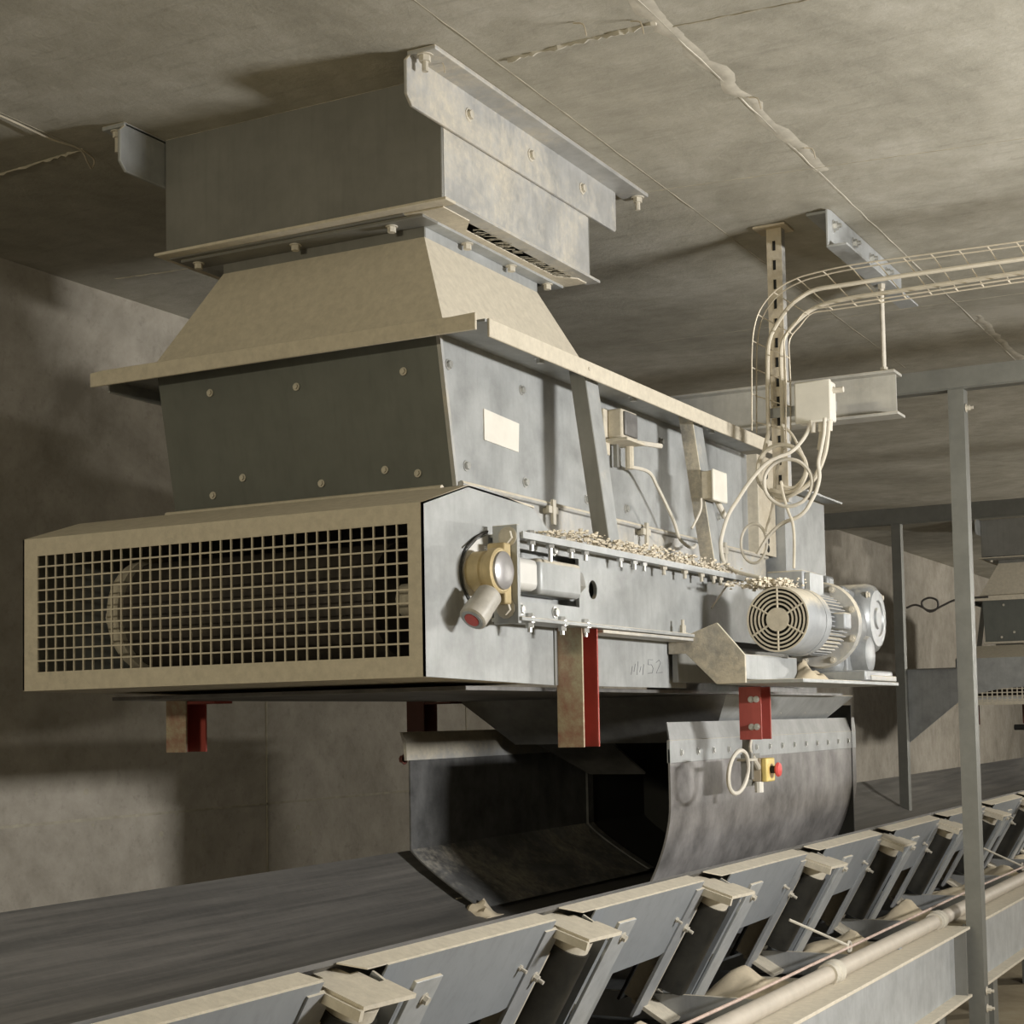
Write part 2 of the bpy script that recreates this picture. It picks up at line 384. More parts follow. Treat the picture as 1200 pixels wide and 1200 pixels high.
# bristly packing in the joint
rnd = random.Random(3); br = MB()
part('seal_strip', MB().prism([(-2.66, 4.12), (-2.515, 4.12), (-2.515, 4.28), (-2.575, 4.36), (-2.572, 4.98), (-2.515, 5.05), (-2.515, 5.12), (-2.66, 5.12)], 'z', 3.3535, 3.3575), 'dusty', th)
part('seal_strip', MB().box(XC-.55, -2.66, 4.115, 4.24, 3.3535, 3.3575), 'galv_shaded', th)
for i in range(90):
    y = rnd.uniform(4.36, 5.04); x = rnd.uniform(-2.572, -2.55)
    br.tube([(x, y, 3.3545), (x+rnd.uniform(.01, .045), y+rnd.uniform(-.005, .03), 3.3550)], .0011, 4)
o = part('joint_packing', br, 'seam', th); o['kind'] = 'stuff'

# ================================================================== feed hopper
hp = thing('feed_hopper', 'long grey galvanised feed hopper with wide top rim and braces, in the foreground', 'hopper', (XC, 5.4, 2.48))
hx = .554
fp = part('front_panel', quad((XC-hx, 4.143, 2.48), (XC+hx, 4.143, 2.48), (XC+hx, 4.055, 2.945), (XC-hx, 4.055, 2.945)), 'hopper_front_shaded', hp)
sp = part('side_panel', MB().prism([(4.15, 2.48), (6.95, 2.48), (6.95, 2.945), (4.064, 2.945)], 'x', XC+hx-.008, XC+hx), 'galv', hp)
part('side_panel', MB().prism([(4.15, 2.48), (6.95, 2.48), (6.95, 2.945), (4.064, 2.945)], 'x', XC-hx, XC-hx+.008), 'galv', hp)
part('corner_edge', quad((XC+hx-.002, 4.138, 2.48), (XC+hx+.012, 4.138, 2.48), (XC+hx+.012, 4.052, 2.94), (XC+hx-.002, 4.052, 2.94), .014), 'dusty_side', hp)
part('back_panel', MB().box(XC-hx, XC+hx, 6.942, 6.95, 2.48, 2.945), 'galv', hp)
# rim: flat shelf with an upright lip all round
def rim(name, lipmb, shelfmb, mat):
    r_ = part(name, lipmb, mat, hp, .003); part('shelf', shelfmb, 'galv', r_); return r_
lf = MB().prism([(XC-.754, 2.904), (XC+.754, 2.904), (XC+.754, 2.956), (XC+.66, 2.953), (XC+.6, 2.956), (XC-.70, 2.956), (XC-.754, 2.952)], 'y', 3.948, 3.958)
rim('rim', lf, MB().box(XC-.754, XC+.70, 3.958, 4.07, 2.945, 2.953), 'dusty')
rr = rim('rim', MB().box(XC+.745, XC+.754, 4.032, 6.62, 2.90, 2.957), MB().box(XC+.548, XC+.745, 4.02, 6.62, 2.945, 2.953), 'dusty')
rim('rim', MB().box(XC-.754, XC-.745, 4.032, 6.62, 2.90, 2.957), MB().box(XC-.745, XC-.548, 4.02, 6.62, 2.945, 2.953), 'galv')
for y in (4.53, 5.26, 6.03): bolt(rr, (-2.40, y, 2.945), NZ, .014, .018, 'bolt_zinc')
bolt(rr, (-2.306, 4.70, 2.93), PX, .006, .003, 'bolt_dusty', 0, False)
# braces from the rim down to the frame
def brace(y, zb, sgn, m1='galv', m2='galv', w=.095):
    """angle section standing on the frame, leaning in towards the rim"""
    xt, xb = XC+sgn*.712, XC+sgn*.80
    b_ = part('brace', MB().slab([(xt-sgn*.055, y, 2.943), (xt, y, 2.943), (xb, y, zb), (xb-sgn*.055, y, zb)][::sgn], .008), m2, hp)
    part('brace_flange', MB().slab([(xt, y, 2.943), (xt, y+w, 2.943), (xb, y+w*.8, zb), (xb, y, zb)][::-sgn], .008), m1, b_)
    return b_
brace(4.75, 2.306, 1, 'galv', 'galv_shaded'); brace(5.70, 2.306, 1, 'galv', 'patchy')  # near web takes the shaded steel colour, as if turned from the lamp
brace(4.75, 2.34, -1); brace(5.70, 2.34, -1)
part('end_flange', MB().box(XC+hx, XC+hx+.05, 6.72, 6.735, 2.49, 2.945), 'dusty', hp)
part('end_strip', MB().box(XC+hx+.042, XC+hx+.05, 6.735, 6.95, 2.49, 2.945), 'rail', hp)
for z in (2.56, 2.52, 2.86): part('hole', MB().cyl((XC+hx+.049, 6.84, z), (XC+hx+.052, 6.84, z), .018, 10), 'hole', hp)
part('bottom_bead', MB().tube([(XC-.565, 4.112, 2.47), (XC+.53, 4.112, 2.47)], .013, 8), 'dusty', hp)
part('bottom_bead', MB().tube([(XC+.575, 4.15, 2.488), (XC+.575, 6.9, 2.488)], .010, 8), 'dusty_side', hp)
for y, z in ((4.119, 2.856), (4.59, 2.861), (4.217, 2.553), (4.602, 2.55), (5.064, 2.547), (5.117, 2.50), (5.40, 2.55), (6.1, 2.62), (6.35, 2.62), (5.75, 2.86)):
    bolt(sp, (XC+hx, y, z), PX, .012, .012, 'bolt_zinc')
for x, z, m in ((-3.40, 2.86, 0), (-3.05, 2.841, 0), (-3.443, 2.528, 0), (-3.31, 2.575, 0), (-2.998, 2.53, 0), (-2.64, 2.842, 0), (-2.63, 2.53, 0), (-2.75, 2.551, 0)):
    bolt(fp, (x, 4.143-(z-2.48)*.189-.001, z), NY, .009, .009, 'bolt_dusty')
part('notice_plate', MB().slab([(XC+hx+.004, 4.33, 2.653), (XC+hx+.004, 4.555, 2.645), (XC+hx+.004, 4.562, 2.742), (XC+hx+.004, 4.33, 2.754)], .004), 'label_plate', hp, 0, 'small cream notice plate')
# lower skirt of the hopper with clamp handles
sk = part('skirt', MB().box(XC+.558, XC+.568, 4.2, 6.9, 2.31, 2.482), 'dusty_side', hp)
for y in (4.71, 5.48, 6.3):
    cz = 2.465
    c_ = part('clamp', MB().cyl((XC+.568, y, cz), (XC+.60, y, cz), .012, 8).box(XC+.595, XC+.605, y-.035, y+.035, cz-.012, cz+.012).box(XC+.598, XC+.608, y-.010, y+.012, cz-.05, cz+.035), 'bolt_dusty', sk)
# rear section of the hopper
rx = part('rear_casing', MB().box(XC-.64, XC+.65, 6.96, 7.55, 2.20, 2.80), 'galv', hp, .004)
part('rear_flange', MB().slab([(XC+.64, 6.98, 2.815), (XC+.754, 6.98, 2.80), (XC+.754, 7.52, 2.80), (XC+.64, 7.52, 2.815)], .008), 'galv', rx)
bolt(rx, (XC+.70, 7.3, 2.812), PZ, .012, .012, 'bolt_dusty')

# ================================================================== limit switch, white box, cables on the hopper
ls = thing('limit_switch', 'dusty limit switch with short lever on the hopper side between two braces', 'switch', (-2.50, 5.31, 2.74))
part('back_plate', MB().box(-2.506, -2.49, 5.19, 5.24, 2.73, 2.90), 'dusty', ls, .003)
part('body', MB().box(-2.49, -2.43, 5.22, 5.36, 2.79, 2.90), 'dusty', ls, .008)
part('cover', MB().box(-2.43, -2.42, 5.23, 5.34, 2.80, 2.89), 'rough_dark', ls, .004)
part('shelf', MB().box(-2.5, -2.40, 5.20, 5.36, 2.775, 2.787), 'dusty', ls, .003)
part('lever', MB().tube([(-2.42, 5.33, 2.785), (-2.38, 5.46, 2.787)], .010, 7), 'cable_white', ls)
part('gland', MB().cyl((-2.46, 5.345, 2.775), (-2.46, 5.345, 2.69), .017, 10), 'dusty', ls)
part('pin', MB().box(-2.49, -2.475, 5.265, 5.285, 2.69, 2.79), 'galv_shaded', ls)
solo('sensor_cable', MB().tube(spline([(-2.46, 5.345, 2.70), (-2.42, 5.428, 2.687), (-2.42, 5.505, 2.641), (-2.42, 5.583, 2.584), (-2.42, 5.663, 2.519), (-2.42, 5.719, 2.457), (-2.42, 5.831, 2.433), (-2.43, 5.90, 2.45)], 6), .007), 'cable_white', 'thin pale cable hanging from the limit switch down behind the second brace', 'cable')
wb = thing('terminal_box', 'small white terminal box clamped to the second hopper brace', 'electrical box', (-2.29, 5.72, 2.58))
part('base', MB().box(-2.300, -2.258, 5.66, 5.79, 2.60, 2.71), 'dusty', wb, .004)
part('lid', MB().box(-2.258, -2.245, 5.655, 5.80, 2.592, 2.716), 'white_box', wb, .006)
part('gland', MB().cyl((-2.28, 5.78, 2.60), (-2.28, 5.85, 2.55), .012, 10), 'cable_white', wb)
part('lead', MB().tube(spline([(-2.29, 5.63, 2.60), (-2.295, 5.63, 2.55), (-2.32, 5.60, 2.48)], 5), .005), 'cable_white', wb)

# ================================================================== guard cover of the feeder tail
gc = thing('guard_cover', 'dusty steel guard cover with large mesh front and pitched roof, near feeder tail', 'machine guard', (XC, 3.95, 1.875))
gx = .75; YF = 3.65
gt, gb = 2.359, 1.878
ox0, ox1, oz0, oz1 = XC-.69, XC+.702, 1.933, 2.305
ff = MB(); ff.box(XC-gx, ox0, YF, YF+.006, gb, gt).box(ox1, XC+gx, YF, YF+.006, gb, gt).box(ox0, ox1, YF, YF+.006, gb, oz0).box(ox0, ox1, YF, YF+.006, oz1, gt)
part('front_frame', ff, 'dusty', gc)
gr = MB(); nxc, nzc = 36, 10
for i in range(nxc+1):
    x = ox0+(ox1-ox0)*i/nxc; gr.box(x-.0024, x+.0024, YF+.0005, YF+.006, oz0-.004, oz1+.004)
for i in range(nzc+1):
    z = oz0+(oz1-oz0)*i/nzc; gr.box(ox0-.004, ox1+.004, YF-.0005, YF+.0045, z-.0024, z+.0024)
part('mesh_grille', gr, 'dusty', gc, 0, 'square wire mesh grille')
part('side_panel', MB().prism([(YF, gb), (4.41, 1.862), (4.41, 2.345), (4.29, 2.412), (3.985, 2.44), (3.895, 2.434), (YF, gt)], 'x', XC+gx-.006, XC+gx), 'galv', gc)
part('side_panel', MB().prism([(YF, gb), (4.41, 1.862), (4.41, 2.345), (4.29, 2.412), (3.895, 2.434), (YF, gt)], 'x', XC-gx, XC-gx+.006), 'galv', gc)
part('roof_slope', MB().slab([(XC-gx, YF, gt), (XC+gx, YF, gt), (XC+gx, 3.895, 2.436), (XC-gx, 3.895, 2.436)], .006), 'dusty', gc)
part('roof_flat', MB().slab([(XC-gx, 3.895, 2.436), (XC+gx, 3.895, 2.436), (XC+gx, 4.30, 2.42), (XC-gx, 4.30, 2.42)], .006), 'dusty', gc)
part('bottom_lip', MB().slab([(XC+gx-.006, YF, gb-.001), (XC-gx, YF, gb-.001), (XC-gx, 4.3, gb-.012), (XC+gx-.03, 4.3, gb-.012)], .005), 'dusty', gc)
part('bottom_pan', MB().box(XC-.66, XC+.70, 3.95, 7.6, 1.845, 1.857), 'rough_dark', gc)
part('light_block_panel', MB().box(XC-.74, XC+.74, 4.305, 4.312, 2.27, 2.425), 'rough_dark', gc)  # added dark panel closing the gap where light got in
# tail pulley with feeder belt inside the guard
tp = thing('feeder_belt', 'dark feeder belt on its tail pulley behind the mesh guard', 'belt', (XC, 4.0, 1.9))
lp = []
for i in range(15): t = R(90+180*i/14); lp.append((3.97+.175*math.cos(t), 2.12+.175*math.sin(t)))
for i in range(13): t = R(-90+180*i/12); lp.append((7.2+.175*math.cos(t), 2.12+.175*math.sin(t)))
part('belt_loop', MB().prism(lp, 'x', XC-.47, XC+.48), 'feeder_belt', tp)
part('pulley', MB().cyl((XC-.66, 3.97, 2.12), (XC+.60, 3.97, 2.12), .05, 16), 'dusty', tp)
part('belt_edge', MB().lathe((XC-.53, 3.97, 2.12), PX, [(0, .125), (0, .182), (.05, .188), (.05, .125)], 36, True), 'dust_full', tp, 0, 'dust-caked raised belt edge')
for k in range(9):
    z = 1.97+k*.037
    part('scraper_line', MB().box(XC-.45, XC+.46, 3.82+.10*abs(z-2.12)/.17, 3.824+.10*abs(z-2.12)/.17, z-.004, z+.004), 'feeder_belt', tp)

# ================================================================== side frame of the feeder
sf = thing('side_beam', 'grey channel side beam of the near feeder with bolted flanges and round hole', 'beam', (-2.27, 4.9, 2.04))
hole = []
wx0, wx1 = -2.275, -2.262
yN0, yN1, zN0, zN1 = 4.015, 4.505, 2.112, 2.268
webp = MB()
# web as a frame round the slot and a round hole: strips + ring
webp.box(wx0, wx1, yN0, yN1, 2.055, zN0).box(wx0, wx1, yN0, yN1, zN1, 2.292)
hy, hz, hr = 4.605, 2.175, .031
webp.box(wx0, wx1, yN1, hy-.05, 2.055, 2.292).box(wx0, wx1, hy+.05, 5.60, 2.055, 2.292).box(wx0, wx1, hy-.05, hy+.05, 2.055, hz-.05).box(wx0, wx1, hy-.05, hy+.05, hz+.05, 2.292)
n = 24; ring = []; fs = []
for i in range(n):
    t = 2*math.pi*i/n; c, s = math.cos(t), math.sin(t); k = .05/max(abs(c), abs(s))
    ring += [(wx1, hy+hr*c, hz+hr*s), (wx1, hy+k*c, hz+k*s), (wx0, hy+hr*c, hz+hr*s), (wx0, hy+k*c, hz+k*s)]
for i in range(n):
    a, b = i*4, ((i+1) % n)*4
    fs += [(a, b, b+1, a+1), (a+2, a+3, b+3, b+2), (a, a+2, b+2, b)]
webp.add(ring, fs)
part('web', webp, 'galv', sf)
tf = part('top_flange', MB().box(-2.44, -2.20, 4.012, 5.91, 2.292, 2.303), 'galv', sf, .002)
part('flange_lip', MB().box(-2.20, -2.194, 4.012, 5.91, 2.285, 2.305), 'galv_clean', tf)
bf = part('bottom_flange', MB().box(-2.30, -2.195, 4.0, 5.39, 2.043, 2.055), 'galv', sf, .002)
part('flange_strip', MB().box(-2.29, -2.20, 4.55, 5.36, 2.029, 2.040), 'dusty_side', bf, .002)
part('back_wall', MB().box(-2.348, -2.338, 4.0, 6.6, 2.06, 2.29), 'galv', sf)
part('rear_web', MB().box(-2.335, -2.322, 6.6, 7.4, 1.9, 2.29), 'rough_dark', sf)
for y in (4.10, 4.22, 4.36, 4.46, 4.72, 4.83, 4.91, 5.08, 5.27, 5.43, 5.55, 5.62):
    bolt(tf, (-2.215, y, 2.292), NZ, .013, .018, 'bolt_zinc' if y < 4.95 else 'bolt_dusty', .018 if y != 4.22 else .04)
for y in (4.10, 4.30): bolt(tf, (-2.215, y, 2.303), PZ, .013, .014, 'bolt_zinc')
for y in (4.08, 4.29, 4.45): bolt(bf, (-2.215, y, 2.055), PZ, .013, .014, 'bolt_zinc'); bolt(bf, (-2.215, y, 2.043), NZ, .013, .018, 'bolt_zinc', .012)
bolt(bf, (-2.215, 5.24, 2.055), PZ, .012, .03, 'bolt_dusty', .02)
for y, z in ((4.11, 2.085), (4.33, 2.087), (4.33, 2.281)): bolt(sf, (wx1, y, z), PX, .013, .012)
ep = part('end_plate', MB().box(-2.288, -2.205, 3.995, 4.012, 2.035, 2.325), 'galv', sf, .002)
for x, z in ((-2.236, 2.29), (-2.246, 2.08)): bolt(ep, (x, 3.995, z), NY, .021, .016, 'bolt_dusty')
part('slot_edge', MB().tube(spline([(-2.309, 4.00, 2.31), (-2.309, 3.93, 2.285), (-2.309, 3.87, 2.245), (-2.309, 3.845, 2.19), (-2.309, 3.855, 2.14), (-2.309, 3.89, 2.10)], 6), .0045, 6), 'dark', sf)
part('slot_cover', MB().prism([(4.0, 2.30), (3.935, 2.28), (3.878, 2.242), (3.852, 2.19), (3.862, 2.145), (3.895, 2.105), (4.0, 2.105)], 'x', -2.310, -2.305), 'sleeve', sf)
# take-up screw in the slot
tu = thing('take_up_tube', 'square grey take-up tube lying in the slot of the side beam', 'tensioner', (-2.25, 4.25, 2.12))
part('tube', MB().box(-2.33, -2.235, 4.19, 4.475, 2.135, 2.245), 'galv', tu, .015)
part('rod', MB().box(-2.325, -2.24, 4.02, 4.195, 2.142, 2.24), 'sleeve', tu, .02)
part('nut', MB().cyl((-2.285, 4.475, 2.19), (-2.285, 4.515, 2.19), .045, 6), 'bolt_zinc', tu)
# bearing
bb = thing('pulley_bearing', 'tan round bearing housing with grey cap at the front end of the side beam', 'bearing', (-2.25, 3.91, 2.12))
part('housing', MB().lathe((-2.305, 3.915, 2.183), PX, [(0, .052), (.01, .060), (.045, .060), (.05, .056), (.062, .056), (.066, .066), (.09, .066), (.094, .060)], 32), 'bearing_tan', bb)
part('cap', MB().lathe((-2.212, 3.915, 2.183), PX, [(0, .056), (.008, .055), (.014, .045), (.016, .01)], 32), 'bearing_cap', bb)
part('foot', MB().box(-2.285, -2.225, 3.955, 3.996, 2.09, 2.27), 'bearing_tan', bb, .006)
part('grease_nipple', MB().cyl((-2.255, 3.885, 2.135), (-2.25, 3.862, 2.115), .012, 8), 'bearing_tan', bb)
gd = thing('grease_dispenser', 'cloudy cylindrical grease dispenser with red end hanging below the bearing', 'lubricator', (-2.24, 3.83, 2.02))
pa, pb = Vector((-2.222, 3.868, 2.118)), Vector((-2.238, 3.79, 2.040)); d = (pb-pa).normalized(); L = (pb-pa).length
part('canister', MB().lathe(pa, d, [(0, .018), (.006, .034), (.012, .038), (L*.62, .039), (L*.63, .041), (L, .041), (L+.004, .036)], 28), 'clear_plastic', gd)
part('end_cap', MB().lathe(pa+d*(L+.003), d, [(0, .034), (.003, .033), (.004, .024), (.002, .022)], 24), 'plate_grey', gd)
part('red_disc', MB().cyl(pa+d*(L+.004), pa+d*(L+.008), .022, 18), 'red_eye', gd)
part('hose', MB().tube(spline([(-2.309, 4.005, 2.312), (-2.30, 3.93, 2.288), (-2.295, 3.86, 2.25)], 5), .003, 6), 'cable_dark', gd)
# crumbs piled on the top flange
def crumbs(name, n, fx, fy, fz, smin, smax, label, cat='gravel', mat='crumbs', seed=5):
    rnd = random.Random(seed); mb = MB()
    for i in range(n):
        y = fy(rnd); x = fx(rnd); z = fz(rnd, y, x); s = rnd.uniform(smin, smax)
        vs = [(x+s*math.cos(a)*rnd.uniform(.7, 1.2), y+s*math.sin(a)*rnd.uniform(.7, 1.2), z+h*s*rnd.uniform(.6, 1.1)) for h in (-.5, .5) for a in (0, 1.6, 3.1, 4.7)]
        mb.add(vs, [(0, 1, 2, 3), (7, 6, 5, 4), (0, 1, 5, 4), (1, 2, 6, 5), (2, 3, 7, 6), (3, 0, 4, 7)])
    return solo(name, mb, mat, label, cat, None, 'stuff')
def hz_(r, y, x):
    pk = .010+.022*math.exp(-((y-4.55)/.3)**2)+.02*math.exp(-((y-5.5)/.35)**2)+.02*math.exp(-((y-5.05)/.2)**2)
    return 2.306+r.random()**1.5*pk*1.6
crumbs('spilled_crumbs', 2300, lambda r: r.uniform(-2.36, -2.205), lambda r: r.uniform(4.22, 5.88), hz_, .003, .0085, 'pale crumbs of spilled material heaped along the top of the side beam')
crumbs('motor_crumbs', 420, lambda r: r.gauss(-2.02, .05), lambda r: r.gauss(5.62, .07), lambda r, y, x: 2.235+r.random()*.03, .004, .010, 'pale crumbs heaped on top of the gear motor fan housing', seed=8)

# lower side plates below the beam
sl = thing('lower_side_plate', 'grey lower side plate with scratched pencil numerals below the side beam', 'plate', (-2.31, 4.95, 1.86))
part('plate', MB().box(-2.312, -2.306, 4.414, 5.475, 1.862, 2.05), 'galv', sl)
part('inner_plate', MB().box(-2.47, -2.46, 5.475, 7.5, 1.862, 2.05), 'rough_dark', sl)  # recess plate, its dark colour stands for the shadow in the opening
sc_ = MB()
def stroke(pts): sc_.tube([(-2.3055, 5.19+(y-5.19)*.8, 1.935+(z-1.935)*.85) for y, z in pts], .0010, 4)
stroke([(5.166, 1.966), (5.116, 1.966), (5.113, 1.944), (5.15, 1.945), (5.166, 1.93), (5.155, 1.910), (5.11, 1.908)])
stroke([(5.20, 1.955), (5.235, 1.967), (5.25, 1.955), (5.20, 1.910), (5.27, 1.915)])
for k in range(5): stroke([(4.93+k*.03, 1.90+.012*(k % 2)), (4.945+k*.03, 1.935+.01*(k % 3))])
part('pencil_marks', sc_, 'pencil', sl, 0, 'scratched numerals 52')

# ================================================================== drive: bracket and gear motor
mbk = thing('motor_bracket', 'dusty steel bracket with chamfered gusset carrying the gear motor', 'bracket', (-2.1, 5.6, 1.87))
part('gusset', MB().prism([(-2.30, 2.03), (-2.232, 2.05), (-2.107, 2.093), (-2.002, 1.972), (-2.002, 1.872), (-2.113, 1.869), (-2.232, 1.985), (-2.30, 1.985)], 'y', 5.30, 5.312), 'patchy', mbk, .002)
part('side_rail', MB().box(-2.02, -2.003, 5.312, 5.87, 1.885, 1.975), 'galv', mbk, .002)
part('base_plate', MB().box(-2.115, -1.79, 5.312, 6.56, 1.868, 1.882), 'galv', mbk, .002)
part('inner_rail', MB().box(-2.29, -2.27, 5.312, 6.56, 1.882, 2.02), 'galv_shaded', mbk)
gm = thing('gear_motor', 'grey finned gear motor with round fan grille, on the bracket at the feeder drive', 'motor', (-1.95, 5.9, 1.882))
ax, az = -1.946, 2.106
fcv = part('fan_housing', MB().lathe((ax, 5.50, az), PY, [(.006, .117), (.0, .119), (.006, .123), (.17, .128), (.185, .128), (.185, .10), (.02, .10), (.02, .117)], 40, True), 'motor_grey', gm)
part('fan_hub', MB().cyl((ax, 5.497, az), (ax, 5.51, az), .044, 24), 'dusty', fcv)
for r_ in (.058, .073, .088, .103, .117):
    part('grille_ring', MB().lathe((ax, 5.498, az), PY, [(0, r_-.0032), (0, r_+.0032), (.008, r_+.0032), (.008, r_-.0032)], 40, True), 'dusty', fcv)
for k in range(6):
    t = R(30+60*k); part('grille_spoke', MB().tube([(ax+.04*math.cos(t), 5.501, az+.04*math.sin(t)), (ax+.117*math.cos(t), 5.501, az+.117*math.sin(t))], .0042, 6), 'dusty', fcv)
part('grille_backing', MB().cyl((ax, 5.512, az), (ax, 5.516, az), .117, 32), 'hole', fcv)
st = part('stator', MB().lathe((ax, 5.68, az), PY, [(0, .10), (0, .104), (.30, .104), (.30, .10)], 36), 'motor_grey', gm)
fin = MB()
for k in range(44):
    t = 2*math.pi*k/44; c, s = math.cos(t), math.sin(t); w = .0022
    fin.slab([(ax+.10*c-w*s, 5.69, az+.10*s+w*c), (ax+.124*c-w*s, 5.69, az+.124*s+w*c), (ax+.124*c-w*s, 5.97, az+.124*s+w*c), (ax+.10*c-w*s, 5.97, az+.10*s+w*c)], .0044)
part('cooling_fins', fin, 'motor_grey', gm)
part('band', MB().lathe((ax, 5.685, az), PY, [(0, .11), (0, .130), (.06, .130), (.06, .11)], 40), 'motor_grey', gm)
part('side_box', MB().box(ax+.10, ax+.165, 5.80, 5.88, az-.03, az+.035), 'motor_grey', gm, .008)
tb = part('terminal_box', MB().box(ax-.12, ax+.03, 5.72, 5.90, az+.12, az+.20), 'motor_grey', gm, .008)
part('terminal_lid', MB().box(ax+.03, ax+.055, 5.73, 5.89, az+.105, az+.19), 'galv_clean', tb, .004)
fg = part('flange', MB().lathe((ax, 5.975, az), PY, [(0, .06), (0, .165), (.022, .172), (.03, .165), (.03, .06)], 44, True), 'dusty_side', gm)
for k in range(8): t = R(22+45*k); bolt(fg, (ax+.15*math.cos(t), 5.975, az+.15*math.sin(t)), NY, .010, .010, 'bolt_dusty')
gbx = part('gear_case', MB().lathe((ax, 6.004, az), PY, [(0, .158), (.03, .160), (.06, .150), (.16, .140), (.24, .13), (.30, .11), (.33, .06), (.335, .02)], 36), 'gear_grey', gm)
part('case_body', MB().box(ax-.16, ax+.07, 6.03, 6.44, az-.20, az+.15), 'gear_grey', gbx, .04)
up = part('upper_lobe', MB().lathe((ax-.02, 6.30, az+.035), PX, [(0, .145), (.13, .145), (.155, .135), (.170, .115), (.172, .075), (.166, .07), (.166, .045), (.174, .04), (.174, .01)], 40), 'gear_grey', gbx)
part('lower_lobe', MB().lathe((ax, 6.19, az-.115), PX, [(0, .085), (.12, .082), (.145, .070), (.150, .05), (.152, .01)], 28), 'gear_grey', gbx)
part('rib', MB().prism([(6.06, az+.16), (6.40, az+.12), (6.40, az-.16), (6.08, az-.2)], 'x', ax+.05, ax+.085), 'gear_grey', gbx, .012)
part('lifting_boss', MB().box(ax-.04, ax+.03, 6.03, 6.11, az+.13, az+.20), 'gear_grey', gbx, .012)
for yy, zz in ((6.20, .13), (6.40, .13), (6.41, -.06)): bolt(up, (ax+.135, yy, az+.035+zz*.7), PX, .011, .012, 'bolt_dusty')
part('foot', MB().box(ax-.22, ax+.17, 6.03, 6.42, 1.882, 1.925), 'gear_grey', gm, .006)
part('foot_pad', MB().box(ax+.06, ax+.175, 6.10, 6.46, 1.884, 1.905), 'dusty_side', gm, .003)

# ================================================================== red support legs (channel section)
def leg(xc, y, zt, zb, sgn, label, m1, m2, bolts=False, w=.10):
    l = thing('support_leg', label, 'leg', (xc, y, zb), 'red channel support legs of the near feeder')
    d_ = .085
    f_ = part('web', MB().box(xc-.006, xc+.006, y, y+w, zb, zt), m2, l)
    part('front_flange', MB().box(xc-.006, xc+d_, y-.008, y, zb, zt), m1, l) if sgn > 0 else part('front_flange', MB().box(xc-d_, xc+.006, y-.008, y, zb, zt), m1, l)
    part('rear_flange', MB().box(min(xc, xc+sgn*d_), max(xc, xc+sgn*d_), y+w, y+w+.008, zb, zt), m2, l)
    if xc < XC: part('mount_tab', MB().box(xc, -3.70, y, y+w, 1.836, 1.8455), m2, l)
    if bolts:
        for z in (zt-.05, zb+.05):
            for dx in (.045, .067): bolt(l, (xc+dx, y-.008, z), NY, .009, .012, 'bolt_zinc')
    return l
leg(-2.305, 4.44, 2.043, 1.665, 1, 'red support leg with dust-covered front flange, at the front right of the feeder', 'red_dusty', 'red_paint')
leg(-2.235, 5.86, 1.868, 1.66, 1, 'red support leg with two pairs of bolts, below the gear motor bracket', 'red_paint', 'red_paint', True)
leg(-3.91, 4.44, 1.862, 1.663, 1, 'short red support leg below the left end of the mesh guard', 'red_dusty', 'red_paint')
leg(-3.925, 6.06, 1.86, 1.70, 1, 'dark shaded support leg seen behind the chute', 'red_shaded', 'red_shaded')

def heap(cx, cy, z, lx, ly, h, seed, n=22):
    rnd = random.Random(seed); vs = []; fs = []
    for i in range(n+1):
        for j in range(n+1):
            u, v = i/n*2-1, j/n*2-1; r = math.sqrt(u*u+v*v)
            e = max(0, 1-r**1.5)*(.75+.4*math.sin(5*u+seed)*math.cos(4*v+seed*2)+.14*math.sin(9*u+2*seed)*math.sin(8*v+seed))*rnd.uniform(.96, 1.04)
            vs.append((cx+u*lx, cy+v*ly, z+h*max(0, e)))
    for i in range(n):
        for j in range(n): fs.append((i*(n+1)+j, (i+1)*(n+1)+j, (i+1)*(n+1)+j+1, i*(n+1)+j+1))
    b = len(vs); per = [i*(n+1) for i in range(n+1)]+[n*(n+1)+j for j in range(1, n+1)]+[i*(n+1)+n for i in range(n-1, -1, -1)]+[j for j in range(n-1, 0, -1)]
    vs += [(vs[p][0], vs[p][1], z-.004) for p in per]; m = len(per)
    for q in range(m): fs.append((per[q], per[(q+1) % m], b+(q+1) % m, b+q))
    fs.append(tuple(range(b, b+m)))
    return MB().add(vs, fs)
# ================================================================== discharge funnel and chute
fu = thing('discharge_funnel', 'dark tapered discharge funnel hanging below the feeder above the chute', 'funnel', (XC, 7.1, 1.66))
TX, TY0, TY1, TZ = .65, 6.15, 7.95, 1.845
BX, BY0, BY1, BZ = .49, 6.38, 7.60, 1.643
part('front_panel', quad((XC-BX, BY0, BZ), (XC+BX, BY0, BZ), (XC+TX, TY0, TZ), (XC-TX, TY0, TZ)), 'funnel_steel', fu)
part('side_panel', quad((XC+BX, BY0, BZ), (XC+BX, BY1, BZ), (XC+TX, TY1, TZ), (XC+TX, TY0, TZ)), 'galv', fu)
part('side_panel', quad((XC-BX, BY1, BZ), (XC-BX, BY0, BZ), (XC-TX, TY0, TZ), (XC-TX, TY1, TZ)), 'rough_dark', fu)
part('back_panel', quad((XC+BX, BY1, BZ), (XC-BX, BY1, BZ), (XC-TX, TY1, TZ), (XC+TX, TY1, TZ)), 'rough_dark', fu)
part('flap', MB().slab([(XC-BX+.05, 6.5, 1.65), (XC-.05, 6.5, 1.65), (XC+.0, 6.75, 1.50), (XC-BX+.2, 6.75, 1.50)], .01), 'rough_dark', fu)
for y in (7.0, 7.35, 7.7): bolt(fu, (XC+.575, y, 1.775), PX, .014, .012, 'bolt_dusty')
